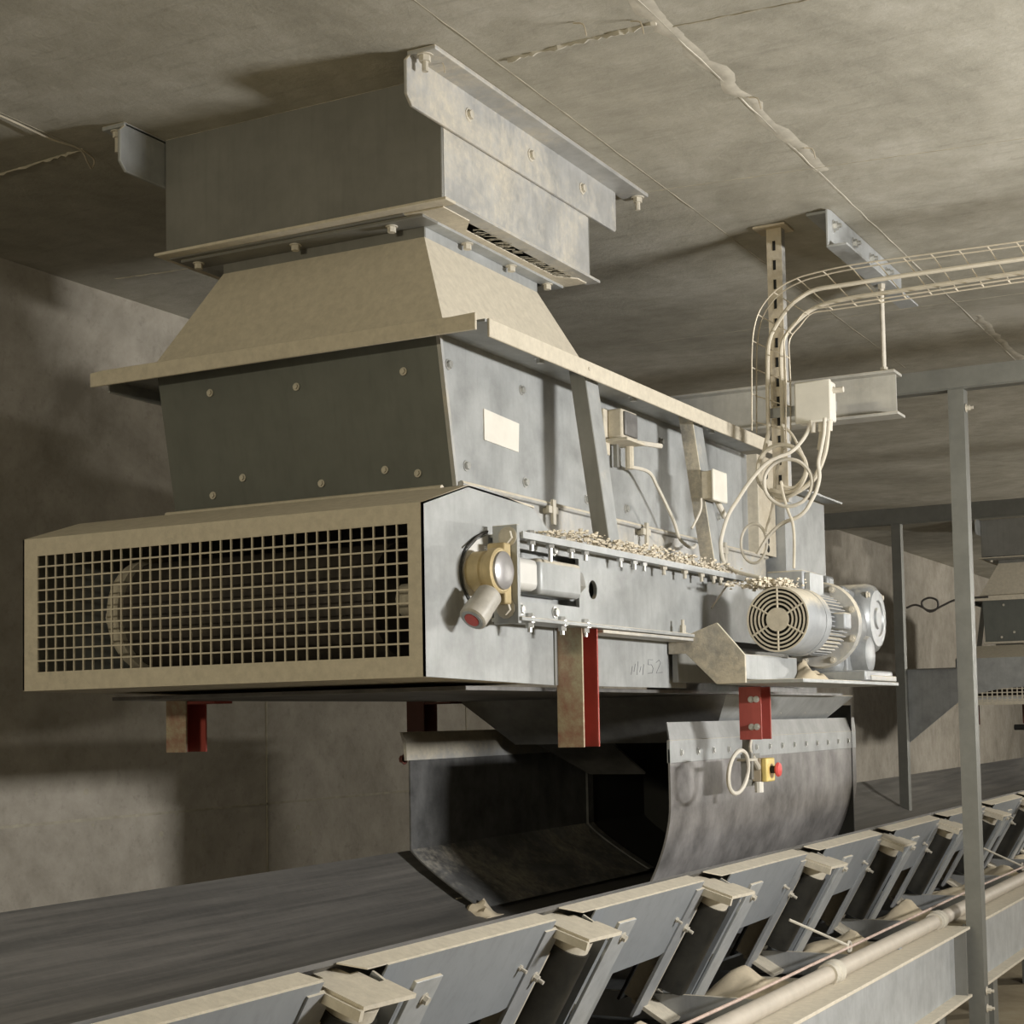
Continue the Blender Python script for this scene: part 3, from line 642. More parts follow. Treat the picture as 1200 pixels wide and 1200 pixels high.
def curved_plate(xt, inward, ya, yb, zt, zmid, xb, zb, n=12, t=.008, pw=1.8):
    """plate hanging straight from zt to zmid and sweeping inward to (xb, zb)"""
    prof = [(xt, zt), (xt, zmid)]
    for i in range(1, n+1):
        u = i/n; prof.append((xt+(xb-xt)*(u**pw), zmid+(zb-zmid)*u))
    s = 1 if inward > 0 else -1
    out = prof+[(x-s*t, z-.002) for x, z in prof[::-1]]
    return MB().prism(out, 'y', ya, yb)
cp = thing('chute_plate', 'worn curved right chute plate with bolted galvanised top strip, beside the emergency stop', 'chute plate', (-2.46, 6.9, 1.1))
part('plate', curved_plate(-2.46, -1, 5.64, 8.10, 1.63, 1.42, -2.62, 1.00), 'worn_plate', cp)
part('rear_shade_sheet', MB().prism([(-3.67, 1.80), (-3.67, 1.175), (-3.45, 1.03), (-3.25, .957), (-2.80, .957), (-2.60, 1.025), (-2.45, 1.10), (-2.45, 1.80)], 'y', 8.02, 8.03), 'dark', cp)  # added near-black sheet, so the inside of the chute reads as deep shade
ts = part('top_strip', MB().box(-2.465, -2.45, 5.64, 8.10, 1.575, 1.665), 'galv', cp, .002)
part('folded_edge', MB().slab([(-2.45, 5.64, 1.66), (-2.45, 8.10, 1.66), (-2.475, 8.16, 1.735), (-2.475, 5.67, 1.735)], .006), 'galv_fold', cp)
for k in range(14): bolt(ts, (-2.45, 5.75+k*.17, 1.615), PX, .010, .008, 'bolt_zinc')
cp2 = thing('chute_plate', 'dark worn left chute plate with pale top band, standing on the belt', 'chute plate', (-3.65, 6.5, 1.0))
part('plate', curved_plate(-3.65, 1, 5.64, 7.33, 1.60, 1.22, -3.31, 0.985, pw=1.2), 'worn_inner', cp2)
part('rear_plate_shaded', curved_plate(-3.65, 1, 7.33, 8.03, 1.60, 1.22, -3.31, 0.985, pw=1.2), 'dark', cp2)  # rear of the same plate, blackened in colour to stand for shade
part('upper_shade_sheet', MB().box(-3.66, -3.65, 6.95, 8.01, 1.60, 1.80), 'dark', cp2)  # added black sheet covering the wall behind, as chute shadow
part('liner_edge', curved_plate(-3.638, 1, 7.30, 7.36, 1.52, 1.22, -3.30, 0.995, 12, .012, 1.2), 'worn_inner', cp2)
part('top_band', MB().prism([(-3.652, 1.595), (-3.64, 1.595), (-3.642, 1.67), (-3.665, 1.715), (-3.675, 1.715), (-3.66, 1.67)], 'y', 5.60, 6.94), 'dusty_side', cp2)
bolt(cp2, (-3.67, 5.63, 1.60), NX, .016, .02, 'red_shaded')
part('bracket', MB().box(-3.52, -3.44, 5.66, 5.70, 1.0, 1.02), 'dusty', cp2)
solo('chute_lump', heap(-3.33, 5.655, .955, .075, .07, .075, 4, 9), 'dust_heap', 'pale lump of caked dust at the foot of the left chute plate', 'dust lump')

# ================================================================== main conveyor belt
bw = [(-3.73, 1.205), (-3.62, 1.125), (-3.45, 1.02), (-3.31, .96), (-3.2, .945), (-2.85, .945), (-2.72, .965), (-2.58, 1.02), (-2.42, 1.10), (-2.30, 1.178)]
pr = bw+[(x, z-.014) for x, z in bw[::-1]]
solo('conveyor_belt', MB().prism(pr, 'y', -1, 28), 'belt', 'wide dark rubber conveyor belt running the length of the tunnel below the feeders', 'conveyor belt')
solo('return_belt', MB().box(-3.6, -1.98, -1, 28, .50, .514), 'return_belt', 'dark return belt under the idlers, below the main conveyor belt', 'conveyor belt')
IY = [3.23+1.18*k for k in range(-1, 9)]
ORD = ['first', 'second', 'third', 'fourth', 'fifth', 'sixth', 'seventh', 'eighth', 'ninth', 'tenth']
def sl60(d, o=0):      # point on the 60 degree slope, d down the slope, o outward of the plate plane
    return (-2.235-d*.5+o*.866, 1.15-d*.866-o*.5)
def slant(y0, y1, d0, d1, o0, o1):
    a = [sl60(d0, o0), sl60(d1, o0), sl60(d1, o1), sl60(d0, o1)]; return MB().prism(a, 'y', y0, y1)
def make_idler(y):
    t = thing('idler_station', 'x', 'idler', (-2.2, y, .55), 'wing idler stations along the near side of the belt')
    def cz(x): return 1.128-(x+2.29)*.28
    pl = [(-2.335, -.085), (-2.295, -.085), (-2.295, -.13), (-2.13, -.155), (-2.12, .055), (-2.215, .07), (-2.215, .035), (-2.285, .045), (-2.285, .01), (-2.335, .01)]
    c = part('cap_plate', MB().slab([(x, y+v, cz(x)) for x, v in pl], .012), 'dust_full', t)
    part('cap_rib', MB().slab([(-2.29, y-.145, cz(-2.29)+.004), (-2.125, y-.17, cz(-2.125)+.004), (-2.125, y-.155, cz(-2.125)+.004), (-2.29, y-.13, cz(-2.29)+.004)], .026), 'dusty', c)
    part('side_strip', slant(y-.215, y-.115, .03, .58, .0, .012), 'bracket_grey', t)
    part('cheek', slant(y-.118, y-.108, .12, .56, -.09, .012), 'dusty', t)
    part('cheek', slant(y+.085, y+.095, .03, .56, -.02, .085), 'plate_grey', t)
    rl = part('roller', MB().cyl((sl60(.10, .01)[0], y-.01, sl60(.10, .01)[1]), (sl60(.47, .01)[0], y-.01, sl60(.47, .01)[1]), .080, 28), 'roller', t)
    part('end_collar', MB().cyl((sl60(.065, .01)[0], y-.01, sl60(.065, .01)[1]), (sl60(.102, .01)[0], y-.01, sl60(.102, .01)[1]), .072, 28), 'dusty', rl)
    part('shaft', MB().cyl((sl60(.045, .01)[0], y-.01, sl60(.045, .01)[1]), (sl60(.07, .01)[0], y-.01, sl60(.07, .01)[1]), .02, 12), 'bracket_grey', rl)
    b = part('outer_strap', slant(y+.10, y+.225, -.01, .70, .088, .10), 'galv_clean', t, .002)
    bolt(b, (sl60(.05, .10)[0], y+.175, sl60(.05, .10)[1]), (.866, 0, -.5), .012, .016, 'bolt_dusty')
    bolt(t, (sl60(.2, .012)[0], y-.14, sl60(.2, .012)[1]), (.866, 0, -.5), .012, .016, 'bolt_dusty', .02)
    part('gusset', slant(y+.095, y+.20, .34, .62, .05, .085), 'plate_grey', t)
    part('backing', slant(y-.105, y+.085, .14, .60, -.11, -.10), 'dark', t)
    part('bottom_plate', slant(y-.15, y+.16, .545, .56, -.04, .12), 'dusty', t)
    part('transom', MB().prism([(y-.02, .60), (y+.30, .60), (y+.30, .612), (y+.0, .612), (y+.0, .70), (y-.02, .70)], 'x', -3.7, -2.0), 'bracket_grey', t)
    part('stand', MB().box(-2.1, -2.04, y+.12, y+.24, 0, .62), 'post_steel', t)
    return t
proto = make_idler(IY[0]); idl = [proto]
for k in range(1, 10): idl.append(copy_tree(proto, None, (0, IY[k]-IY[0], 0)))
for k, o in enumerate(idl):
    o['label'] = ('dusty wing idler station with dark roller, just outside the lower left of the view' if k == 0 else
                  'dusty wing idler station with dark roller, %s counting from the bottom edge of the photo' % ORD[k-1])
def make_plate(ya, yb, i):
    t = thing('side_guard_plate', 'x', 'guard plate', (-2.25, (ya+yb)/2, .88), 'sloping guard plates under the belt edge')
    # plate with rounded lower corners, bent flange on top
    d1 = .31; r = .09; pts = [(ya+.085, 0.0), (yb, 0.0), (yb, d1-r)]
    for q in range(1, 5): u = R(90*q/4); pts.append((yb-r+r*math.cos(u), d1-r+r*math.sin(u)))
    pts.append((ya+.25, d1+.01)); pts.append((ya+.085, d1-.04))
    v3 = [(sl60(d)[0], y, sl60(d)[1]) for y, d in pts]
    p = part('plate', MB().slab(v3, .005), 'plate_grey', t)
    part('top_flange', MB().slab([(-2.235, ya, 1.152), (-2.235, yb, 1.152), (-2.292, yb-.02, 1.170), (-2.292, ya-.05, 1.170)], .004), 'dust_full', t)
    for y, d in ((ya+.28, .13), (ya+.12, .17), (yb-.10, .15), (ya+.21, .245)):
        bolt(p, (sl60(d)[0], y, sl60(d)[1]), (.866, 0, -.5), .011, .012, 'bolt_dusty', .02)
    s_ = MB()
    for q in range(3): a, b_ = sl60(.10, .003), sl60(.15, .003); s_.slab([(a[0], ya+.19+q*.022, a[1]), (b_[0], ya+.165+q*.022, b_[1]), (b_[0], ya+.171+q*.022, b_[1]), (a[0], ya+.196+q*.022, a[1])], .004)
    part('slot_marks', s_, 'dark', p)
    return t
for k in range(9):
    t = make_plate(IY[k]+.02, IY[k+1]-.165, k)
    t['label'] = ('grey sloping guard plate at the lower left corner, lowest along the belt edge' if k == 0 else
                  'grey sloping guard plate right after the %s idler station from the bottom edge' % ORD[k-1])
# dust heaps on the transoms
for k in range(1, 9):
    solo('dust_pile', heap(-2.27, IY[k]+.40, .614, .25, .30, .13, k), 'dust_heap', 'pale dust heap on the cross member after the %s idler station from the bottom edge' % ORD[k-1], 'dust', 'dust piles under the belt', 'stuff')
for k in range(0, 9):
    t = thing('stringer_shelf', 'dusty ledge plate between the idler stations, below the %s guard plate along the belt' % ORD[k], 'ledge', (-2.2, IY[k]+.6, .60), 'ledges under the guard plates')
    part('shelf', MB().box(-2.50, -2.08, IY[k]+.28, IY[k]+1.0, .60, .612), 'dusty', t)
    part('edge', MB().box(-2.085, -2.075, IY[k]+.28, IY[k]+1.0, .575, .625), 'bracket_grey', t)
    part('upright', slant(IY[k]+.36, IY[k]+.62, .26, .60, -.03, -.02), 'galv', t)
# pull cord with eyes
pc = thing('pull_cord', 'thin reddish pull cord stretched along the conveyor above the handrail pipe', 'cord', (-1.95, 7, .8))
part('cord', MB().tube([(-1.95, y, .806+.006*math.sin(y)) for y in (2.2, 3.5, 5, 6.267, 8.3, 10, 12.5)], .006, 7), 'rope_red', pc)
for y in (6.267, 9.80, 3.9):
    e = part('eye_ring', MB().tube([(-1.95+.0*math.cos(a), y+.022*math.cos(a), .806+.022*math.sin(a)) for a in [2*math.pi*i/14 for i in range(14)]], .006, 6, True), 'bolt_dusty', pc)
    part('eye_rod', MB().tube([(-1.95, y-.02, .815), (-2.14, y-.18, .93)], .006, 6), 'bolt_dusty', pc)
hr_ = thing('handrail_pipe', 'pale painted pipe running along the conveyor beside the stringer beam', 'pipe', (-1.85, 7, .76))
part('pipe', MB().cyl((-1.85, 2.2, .79), (-1.85, 14, .79), .033, 18), 'pipe_paint', hr_)
for y in (5.72, 7.3, 10.2):
    part('coupling', MB().lathe((-1.85, y-.06, .79), PY, [(0, .033), (0, .042), (.045, .042), (.05, .046), (.10, .046), (.105, .038), (.12, .033)], 18), 'bolt_dusty', hr_)
for y in (3.4, 6.6, 9.5): part('support', MB().box(-1.87, -1.83, y-.02, y+.02, .755, .77), 'galv', hr_)
def stringer(ya, yb, label):
    t = thing('stringer_beam', label, 'beam', (-1.79, (ya+yb)/2, .43), 'I-section stringer beams of the conveyor')
    part('web', MB().box(-1.796, -1.786, ya, yb-.05, .447, .744), 'galv_clean', t)
    part('top_flange', MB().box(-1.865, -1.72, ya, yb, .744, .757), 'dusty', t, .002)
    part('bottom_flange', MB().box(-1.865, -1.72, ya, yb, .434, .447), 'dusty', t, .002)
    part('end_plate', MB().box(-1.86, -1.73, yb-.05, yb-.038, .447, .744), 'galv_shaded', t)
    for y in (ya+.4, (ya+yb)/2, yb-.5): part('foot', MB().box(-1.85, -1.74, y-.05, y+.05, 0, .434), 'post_steel', t)
    return t
stringer(2.2, 7.40, 'grey I-section stringer beam at the bottom right, nearer than the tall post')
stringer(7.58, 14, 'grey I-section stringer beam at the right edge, beyond the tall post')

# ================================================================== steel frames
def post(x, y, zt, label, s=.075):
    t = thing('frame_post', label, 'post', (x, y, 0))
    part('web', MB().box(x-s/2, x+s/2, y-.04, y-.033, 0, zt), 'post_steel', t)
    part('lip', MB().box(x+s/2-.007, x+s/2, y-.033, y+.04, 0, zt), 'post_steel', t)
    part('lip', MB().box(x-s/2, x-s/2+.007, y-.033, y+.04, 0, zt), 'post_steel', t)
    part('return_lip', MB().box(x+s/2-.022, x+s/2-.007, y+.033, y+.04, 0, zt), 'post_steel', t)
    part('base_plate', MB().box(x-.09, x+.09, y-.09, y+.09, 0, .012), 'post_steel', t)
    return t
p1 = post(-1.715, 7.50, 3.29, 'tall grey steel channel post in the right foreground')
for z in (.45, .37, 3.2): bolt(p1, (-1.675, 7.49, z), PX, .014, .02, 'bolt_dusty', .015)
cb = thing('cross_beam', 'grey steel cross beam resting on the tall right-hand post under the ceiling', 'beam', (-1.5, 7.5, 3.29))
part('web', MB().box(-5.14, 2.3, 7.46, 7.467, 3.297, 3.395), 'post_steel', cb)
part('top_lip', MB().box(-5.14, 2.3, 7.467, 7.54, 3.388, 3.395), 'post_steel', cb)
part('bottom_lip', MB().box(-5.14, 2.3, 7.467, 7.54, 3.292, 3.299), 'post_steel', cb)
post(-3.385, 12.5, 3.28, 'slim grey steel post standing farther back near the second feeder', .075)
cb2 = thing('cross_beam', 'farther steel cross beam resting on the slim back post', 'beam', (-2.5, 12.5, 3.28))
part('web', MB().box(-5.14, 2.3, 12.46, 12.467, 3.285, 3.41), 'post_steel', cb2)
part('bottom_lip', MB().box(-5.14, 2.3, 12.467, 12.54, 3.28, 3.287), 'post_steel', cb2)
part('top_lip', MB().box(-5.14, 2.3, 12.467, 12.54, 3.403, 3.41), 'post_steel', cb2)

# ================================================================== hanging beam, ceiling bracket, rail, cable tray
hb = thing('hanging_beam', 'dusty I-section beam end hung from the ceiling by a rod behind the white box', 'beam', (-2.3, 6.62, 3.02))
part('web', MB().box(-3.3, -1.775, 6.615, 6.625, 3.04, 3.21), 'ipe', hb)
part('top_flange', MB().box(-3.3, -1.765, 6.56, 6.68, 3.21, 3.222), 'ipe', hb, .002)
part('bottom_flange', MB().box(-3.3, -1.755, 6.56, 6.68, 3.028, 3.04), 'ipe', hb, .002)
cbk = thing('ceiling_bracket', 'galvanised Z-shaped bracket bolted under the ceiling above the cable tray', 'bracket', (-1.83, 6.5, 3.6))
w1 = part('web', MB().prism([(5.955, 3.615), (7.05, 3.615), (7.05, 3.768), (6.0, 3.768), (5.955, 3.76)], 'x', -1.86, -1.85), 'galv_clean', cbk, .002)
part('bottom_leg', MB().box(-1.86, -1.775, 5.955, 7.05, 3.606, 3.615), 'galv_clean', cbk, .002)
part('top_leg', MB().box(-1.95, -1.86, 5.99, 7.05, 3.757, 3.768), 'galv_clean', cbk)
for y in (6.03, 6.30, 6.55, 6.8): bolt(w1, (-1.85, y, 3.71), PX, .018, .018, 'bolt_zinc', .014)
rod = thing('hanger_rod', 'pale threaded hanger rod from the ceiling bracket down to the hanging beam', 'rod', (-1.82, 6.6, 3.222))
part('rod', MB().cyl((-1.82, 6.60, 3.222), (-1.82, 6.60, 3.606), .010, 10), 'cable_white', rod)
part('nut', MB().cyl((-1.82, 6.60, 3.222), (-1.82, 6.60, 3.242), .018, 6), 'bolt_dusty', rod)
part('nut', MB().cyl((-1.82, 6.60, 3.585), (-1.82, 6.60, 3.606), .018, 6), 'bolt_dusty', rod)
rl = thing('slotted_rail', 'tan slotted mounting rail hanging from the ceiling, carrying the cable tray', 'rail', (-2.12, 6.10, 2.6))
part('face', MB().box(-2.152, -2.088, 6.075, 6.079, 2.62, 3.76), 'rail', rl)
part('side', MB().box(-2.152, -2.148, 6.079, 6.12, 2.62, 3.76), 'rail', rl)
part('side', MB().box(-2.092, -2.088, 6.079, 6.12, 2.62, 3.76), 'dusty_side', rl)
part('head_plate', MB().box(-2.20, -2.06, 6.04, 6.16, 3.758, 3.768), 'rail', rl, .002)
for k in range(13): part('slot', MB().box(-2.126, -2.114, 6.0735, 6.0755, 3.665-k*.081, 3.705-k*.081), 'hole', rl)
TRAY_OUT = [(-2.192, 2.903), (-2.187, 3.094), (-2.183, 3.216), (-2.174, 3.302), (-2.153, 3.373), (-2.115, 3.427), (-2.063, 3.469), (-1.998, 3.494), (-1.926, 3.507), (-1.75, 3.518), (-1.413, 3.514), (-1.092, 3.509), (-0.3, 3.505)]
TRAY_IN = [(-2.049, 2.854), (-2.042, 3.077), (-2.043, 3.181), (-2.04, 3.267), (-1.996, 3.317), (-1.945, 3.362), (-1.867, 3.365), (-1.755, 3.366), (-1.418, 3.369), (-1.097, 3.371), (-0.3, 3.372)]
CAB_MID = [(-2.134, 2.89), (-2.133, 3.053), (-2.129, 3.199), (-2.12, 3.267), (-2.093, 3.323), (-2.037, 3.392), (-1.982, 3.429), (-1.917, 3.451), (-1.798, 3.453), (-1.548, 3.455), (-1.094, 3.452), (-0.3, 3.446)]
CAB_LOW = [(-2.075, 2.822), (-2.072, 3.046), (-2.071, 3.219), (-2.047, 3.285), (-1.991, 3.34), (-1.919, 3.379), (-1.799, 3.396), (-1.55, 3.398), (-1.096, 3.4), (-0.3, 3.396)]
CAB_A = [(-2.134, 2.89), (-2.151, 2.829), (-2.167, 2.754), (-2.18, 2.71), (-2.155, 2.67), (-2.12, 2.64), (-2.07, 2.625), (-2.013, 2.641), (-1.948, 2.68), (-1.914, 2.731), (-1.888, 2.797), (-1.875, 2.874), (-1.87, 2.914)]
CAB_B = [(-1.937, 2.914), (-1.949, 2.864), (-1.979, 2.819), (-2.012, 2.788), (-2.055, 2.772), (-2.102, 2.748), (-2.162, 2.685), (-2.216, 2.606), (-2.243, 2.559), (-2.259, 2.509), (-2.272, 2.44), (-2.262, 2.384), (-2.238, 2.341), (-2.177, 2.31), (-2.09, 2.285)]
LOOP_C = [(-1.934, 2.665), (-1.943, 2.63), (-1.965, 2.601), (-1.998, 2.584), (-2.036, 2.579), (-2.074, 2.59), (-2.106, 2.613), (-2.127, 2.645), (-2.133, 2.682), (-2.125, 2.718), (-2.102, 2.746), (-2.069, 2.764), (-2.03, 2.767), (-1.992, 2.757), (-1.961, 2.733), (-1.94, 2.701)]
LOOP_D = [(-2.162, 2.693), (-2.174, 2.727), (-2.173, 2.762), (-2.16, 2.793), (-2.135, 2.818), (-2.103, 2.832), (-2.068, 2.835), (-2.032, 2.825), (-2.002, 2.805), (-1.98, 2.776), (-1.968, 2.743), (-1.969, 2.709), (-1.983, 2.678), (-2.006, 2.653), (-2.06, 2.64), (-2.12, 2.655)]
CAB_E = [(-2.058, 2.906), (-2.027, 2.872), (-2.0, 2.821), (-1.98, 2.778), (-1.971, 2.736), (-1.975, 2.703), (-1.994, 2.673), (-2.023, 2.655), (-2.058, 2.665), (-2.066, 2.68), (-2.056, 2.627), (-2.036, 2.561), (-2.017, 2.508), (-2.011, 2.439), (-2.014, 2.33)]
CAB_F = [(-2.075, 2.822), (-2.091, 2.771), (-2.107, 2.704), (-2.113, 2.622), (-2.122, 2.567), (-2.134, 2.527), (-2.146, 2.483)]
LOOP_F = [(-2.14, 2.441), (-2.147, 2.408), (-2.163, 2.381), (-2.185, 2.367), (-2.209, 2.369), (-2.23, 2.385), (-2.245, 2.414), (-2.249, 2.449), (-2.243, 2.483), (-2.227, 2.51), (-2.205, 2.523), (-2.18, 2.522), (-2.159, 2.505), (-2.145, 2.476)]
CAB_H = [(-1.87, 2.914), (-1.876, 2.853), (-1.892, 2.787), (-1.904, 2.74), (-1.902, 2.686), (-1.917, 2.633), (-1.94, 2.594), (-1.965, 2.559), (-2.002, 2.534), (-2.07, 2.512), (-2.129, 2.465), (-2.174, 2.399)]
def yz(pts, y0, y1=None):
    n = len(pts); y1 = y0 if y1 is None else y1
    return [(x, y0+(y1-y0)*i/(n-1), z) for i, (x, z) in enumerate(pts)]
tr = thing('cable_tray', 'wire mesh cable tray bending from the slotted rail to the right edge', 'cable tray', (-1.9, 6.0, 2.85))
so = spline(yz(TRAY_OUT, 5.95), 8); si = spline(yz(TRAY_IN, 5.95), 8)
for nm, sp_ in (('outer', so), ('inner', si)):
    for dy in (0, .055):
        part('long_wire', MB().tube([(p.x, p.y+dy, p.z) for p in sp_], .0032, 6), 'wire', tr)
def walk(sp_, n):
    L = [0]
    for a, b in zip(sp_, sp_[1:]): L.append(L[-1]+(b-a).length)
    out = []
    for i in range(n):
        t = L[-1]*(i+.4)/n; j = max(k for k in range(len(L)) if L[k] <= t); j = min(j, len(sp_)-2)
        out.append(sp_[j].lerp(sp_[j+1], (t-L[j])/(L[j+1]-L[j])))
    return out
for a, b in zip(walk(so, 22), walk(si, 22)):
    part('cross_wire', MB().tube([a, (a.x, a.y+.055, a.z), (b.x, b.y+.055, b.z), b], .0026, 5), 'wire', tr)
def cable(pts, y0, y1, r, mat, label, closed=False):
    return solo('cable', MB().tube(spline(yz(pts, y0, y1), 6, closed), r, 8, closed), mat, label, 'cable')
cable(CAB_MID, 5.985, 5.985, .009, 'cable', 'beige cable along the middle of the cable tray')
cable(CAB_LOW, 5.985, 5.985, .009, 'cable', 'beige cable along the inner edge of the cable tray')
cable(CAB_A, 5.985, 5.95, .010, 'cable', 'thick beige cable dropping from the tray and swinging up to the white box')
cable(CAB_B, 5.93, 5.72, .008, 'cable_white', 'pale cable from the white box down to the gear motor')
cable(LOOP_C, 5.915, 5.915, .0075, 'cable_white', 'round loop of pale cable below the white box, lower of the two large loops', True)
cable(LOOP_D, 5.96, 5.945, .009, 'cable', 'open round loop of beige cable behind the pale loop, upper of the two large loops')
cable(CAB_E, 5.97, 5.90, .006, 'cable', 'thin beige cable curling inside the loops and hanging to the motor')
cable(CAB_F, 5.985, 5.95, .007, 'cable', 'short beige cable from the rail foot to the small loop')
cable(LOOP_F, 5.945, 5.945, .006, 'cable_white', 'small oval loop of pale cable at the left above the gear motor', True)
cable(CAB_H, 5.90, 5.93, .008, 'cable_white', 'pale cable from the right gland of the white box passing under the loops')
solo('cable', MB().tube([(-2.20, 5.83, 2.31), (-2.22, 5.70, 2.26), (-2.255, 5.62, 2.17)], .004, 6), 'cable_white', 'thin straight pale wire end hanging beside the fan grille', 'cable')
jb = thing('junction_box', 'white plastic junction box with cable glands in front of the hanging beam', 'electrical box', (-1.93, 5.97, 2.9))
part('body', MB().box(-2.002, -1.858, 5.95, 6.02, 2.912, 3.072), 'white_box', jb, .008)
part('lid', MB().box(-2.006, -1.854, 5.935, 5.95, 2.908, 3.076), 'white_box', jb, .008)
for x in (-1.937, -1.905, -1.870): part('gland', MB().cyl((x, 5.965, 2.912), (x-.003, 5.965, 2.872), .012, 10), 'cable_white', jb)
part('side_gland', MB().cyl((-1.858, 5.98, 3.035), (-1.815, 5.98, 3.035), .012, 10), 'cable_white', jb)
part('stub', MB().cyl((-1.905, 5.965, 2.875), (-1.917, 5.965, 2.80), .009, 10), 'cable', jb)
part('bracket_arm', MB().box(-2.15, -1.86, 6.02, 6.03, 2.96, 3.0), 'galv', jb)

# ================================================================== emergency stop
es = thing('emergency_stop', 'yellow emergency stop box with red mushroom button below the red leg', 'emergency stop', (-2.2, 6.15, 1.47))
ez = 1.534; ey = 6.078
part('hanger', MB().box(-2.262, -2.225, 5.93, 5.955, 1.50, 1.80), 'galv_shaded', es)
part('coil_tie', MB().box(-2.25, -2.20, 5.835, 5.935, 1.575, 1.585), 'bolt_dusty', es)
part('mount_plate', MB().box(-2.270, -2.262, 5.93, 6.13, 1.47, 1.60), 'galv_shaded', es)
part('base', MB().box(-2.262, -2.222, ey-.047, ey+.047, ez-.047, ez+.047), 'estop_tan', es, .004)
part('lid', MB().box(-2.222, -2.196, ey-.048, ey+.048, ez-.048, ez+.048), 'estop_yellow', es, .006)
part('collar', MB().cyl((-2.196, ey, ez), (-2.176, ey, ez), .015, 14), 'dark', es)
part('mushroom_button', MB().lathe((-2.178, ey, ez), PX, [(0, .014), (.006, .026), (.012, .030), (.020, .026), (.024, .010)], 24), 'estop_red', es)
part('gland', MB().cyl((-2.235, ey-.045, ez+.01), (-2.235, ey-.12, ez+.06), .013, 10), 'bolt_dusty', es)
part('gland', MB().cyl((-2.235, ey-.04, ez-.047), (-2.235, ey-.04, ez-.09), .018, 10), 'label_plate', es)
coil = [(-2.21+.012*math.sin(a), 5.745+.105*math.cos(a), 1.537+.083*math.sin(a)) for a in [2*math.pi*i/24 for i in range(24)]]
solo('cable_coil', MB().tube(coil, .0085, 8, True), 'cable_white', 'oval coil of pale cable hanging left of the emergency stop', 'cable')
solo('cable', MB().tube(spline([(-2.235, 5.97, 1.59), (-2.225, 5.92, 1.63), (-2.22, 5.95, 1.69)], 4), .006, 7), 'cable_white', 'short pale cable rising from the emergency stop to the red leg', 'cable')

solo('motor_dust', heap(-1.98, 5.92, 1.8815, .09, .11, .085, 3), 'dust_heap', 'pale dust heap under the gear motor flange', 'dust', None, 'stuff')

# ================================================================== strings on the ceiling
solo('ceiling_string', MB().tube(spline([(-3.90, 3.2, 3.752), (-3.905, 3.64, 3.755), (-3.91, 3.87, 3.752), (-3.90, 3.99, 3.755), (-3.93, 4.06, 3.735), (-3.95, 4.10, 3.73), (-3.92, 4.08, 3.75), (-3.90, 4.0, 3.757)], 5), .0035, 6), 'wire', 'thin frayed string sagging along the ceiling left of the duct', 'string')

# ================================================================== the second feeder farther along the tunnel
DY = 12.55
L2 = {'inlet_duct': 'inlet duct of the second feeder, far back at the right edge', 'transition_hood': 'flared dusty hood of the second feeder, far back at the right edge', 'feed_hopper': 'feed hopper of the second feeder, far back at the right edge'}
for o in (du, th, hp):
    c = copy_tree(o, None, (0, DY, 0)); c['label'] = L2[o.name.split('.')[0]]
g2 = thing('guard_cover', 'plain grey guard cover with arched mesh opening, on the second feeder far back', 'machine guard', (XC, 16.3, 1.85))
part('roof', MB().slab([(XC-.76, 16.2, 2.30), (XC+.76, 16.2, 2.30), (XC+.76, 16.6, 2.44), (XC-.76, 16.6, 2.44)], .01), 'dusty', g2)
part('front_panel', MB().prism([(XC-.76, 1.90), (XC-.6, 1.93), (XC-.3, 1.985), (XC, 2.0), (XC+.3, 1.985), (XC+.6, 1.93), (XC+.76, 1.90), (XC+.76, 2.30), (XC-.76, 2.30)], 'y', 16.2, 16.21), 'galv', g2)
part('side_panel', MB().box(XC-.76, XC-.75, 16.2, 19.5, 1.85, 2.30), 'galv_shaded', g2)
m2 = MB()
for i in range(31): x = XC-.75+i*.05; m2.box(x-.006, x+.006, 16.202, 16.208, 1.86, 2.0)
for i in range(4): z = 1.87+i*.037; m2.box(XC-.75, XC+.75, 16.203, 16.207, z-.005, z+.005)
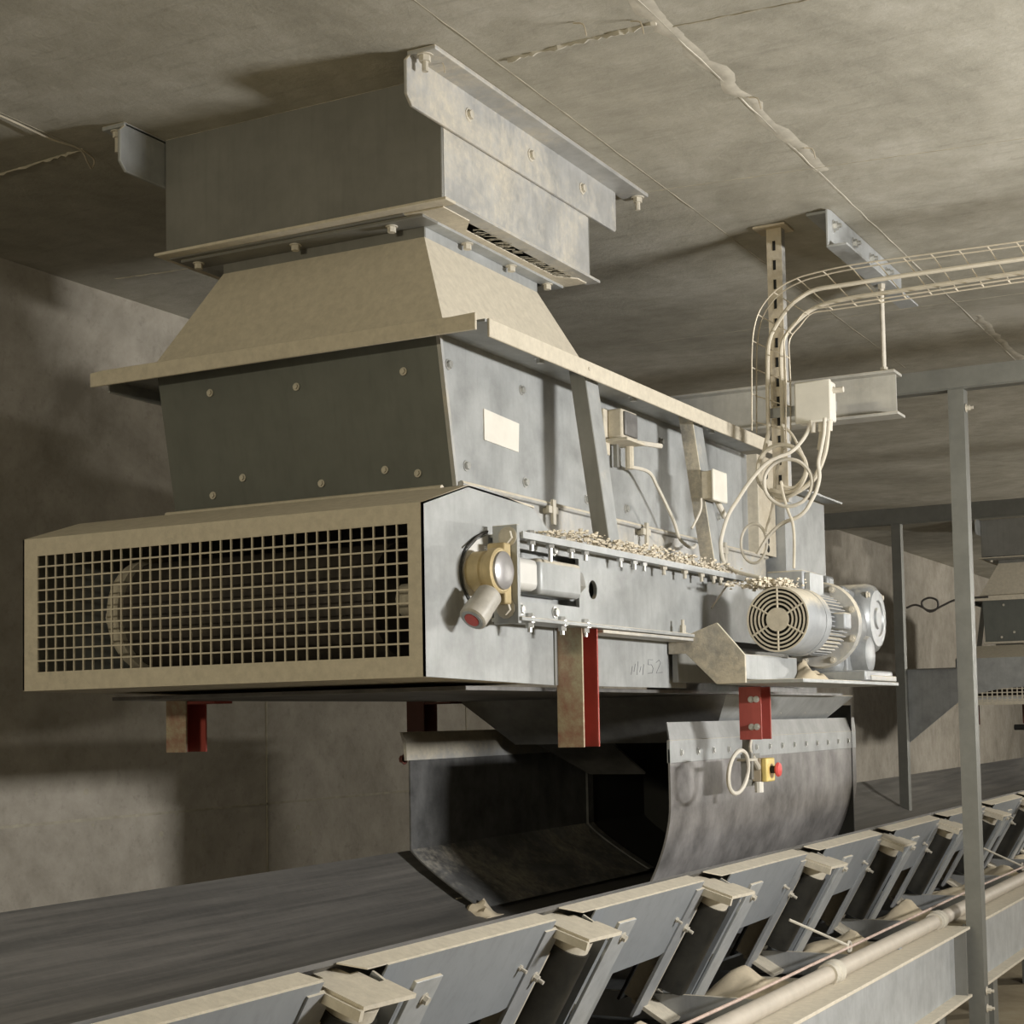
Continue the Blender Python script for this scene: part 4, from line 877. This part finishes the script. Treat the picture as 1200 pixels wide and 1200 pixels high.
part('bottom_pan', MB().box(XC-.74, XC+.74, 16.25, 19.5, 1.85, 1.86), 'rough_dark', g2)
part('arched_mesh', m2, 'dusty', g2)
part('bottom_bar', MB().box(XC-.77, XC+.77, 16.19, 16.23, 1.82, 1.86), 'dusty', g2)
part('inner_drum', MB().cyl((XC-.7, 16.6, 2.1), (XC+.7, 16.6, 2.1), .2, 20), 'feeder_belt', g2)
for nm, x, y, lab in (('front', -3.72, 16.5, 'dark short leg under the left end of the second feeder'), ('mid', -3.30, 17.2, 'dark leg with valve under the middle of the second feeder')):
    t = thing('support_leg', lab, 'leg', (x, y, 1.55)); part('web', MB().box(x-.06, x+.06, y, y+.012, 1.62, 1.85), 'red_shaded', t); part('flange', MB().box(x-.06, x-.048, y+.012, y+.1, 1.62, 1.85), 'red_shaded', t)
    if nm == 'mid': part('valve', MB().cyl((x, y, 1.62), (x+.05, y, 1.45), .045, 10, .025).cyl((x-.15, y, 1.58), (x, y, 1.58), .03, 8), 'dark', t)
fp2 = thing('deflector_sheet', 'grey panel with slanted lower edge fixed beside the slim back post', 'panel', (-3.2, 12.6, 1.5))
part('panel', MB().prism([(-3.37, 2.10), (-2.9, 2.10), (-2.9, 1.87), (-3.37, 1.50)], 'y', 12.55, 12.558), 'galv', fp2)
part('edge', MB().box(-3.40, -3.37, 12.54, 12.58, 1.22, 2.12), 'post_steel', fp2)
part('top_fold', MB().box(-3.37, -2.9, 12.52, 12.558, 2.10, 2.108), 'galv_shaded', fp2)
solo('wall_cable', MB().tube(spline([(-3.86, 14.5, 2.735), (-3.78, 14.5, 2.76), (-3.71, 14.5, 2.735), (-3.64, 14.5, 2.69), (-3.57, 14.5, 2.72), (-3.57, 14.5, 2.79), (-3.64, 14.5, 2.82), (-3.71, 14.5, 2.79), (-3.70, 14.5, 2.73), (-3.62, 14.5, 2.70), (-3.5, 14.5, 2.75), (-3.38, 14.5, 2.79), (-3.1, 14.5, 2.80)], 5), .010, 7), 'cable_dark', 'dark cable with one loop strung across the back of the tunnel', 'cable')
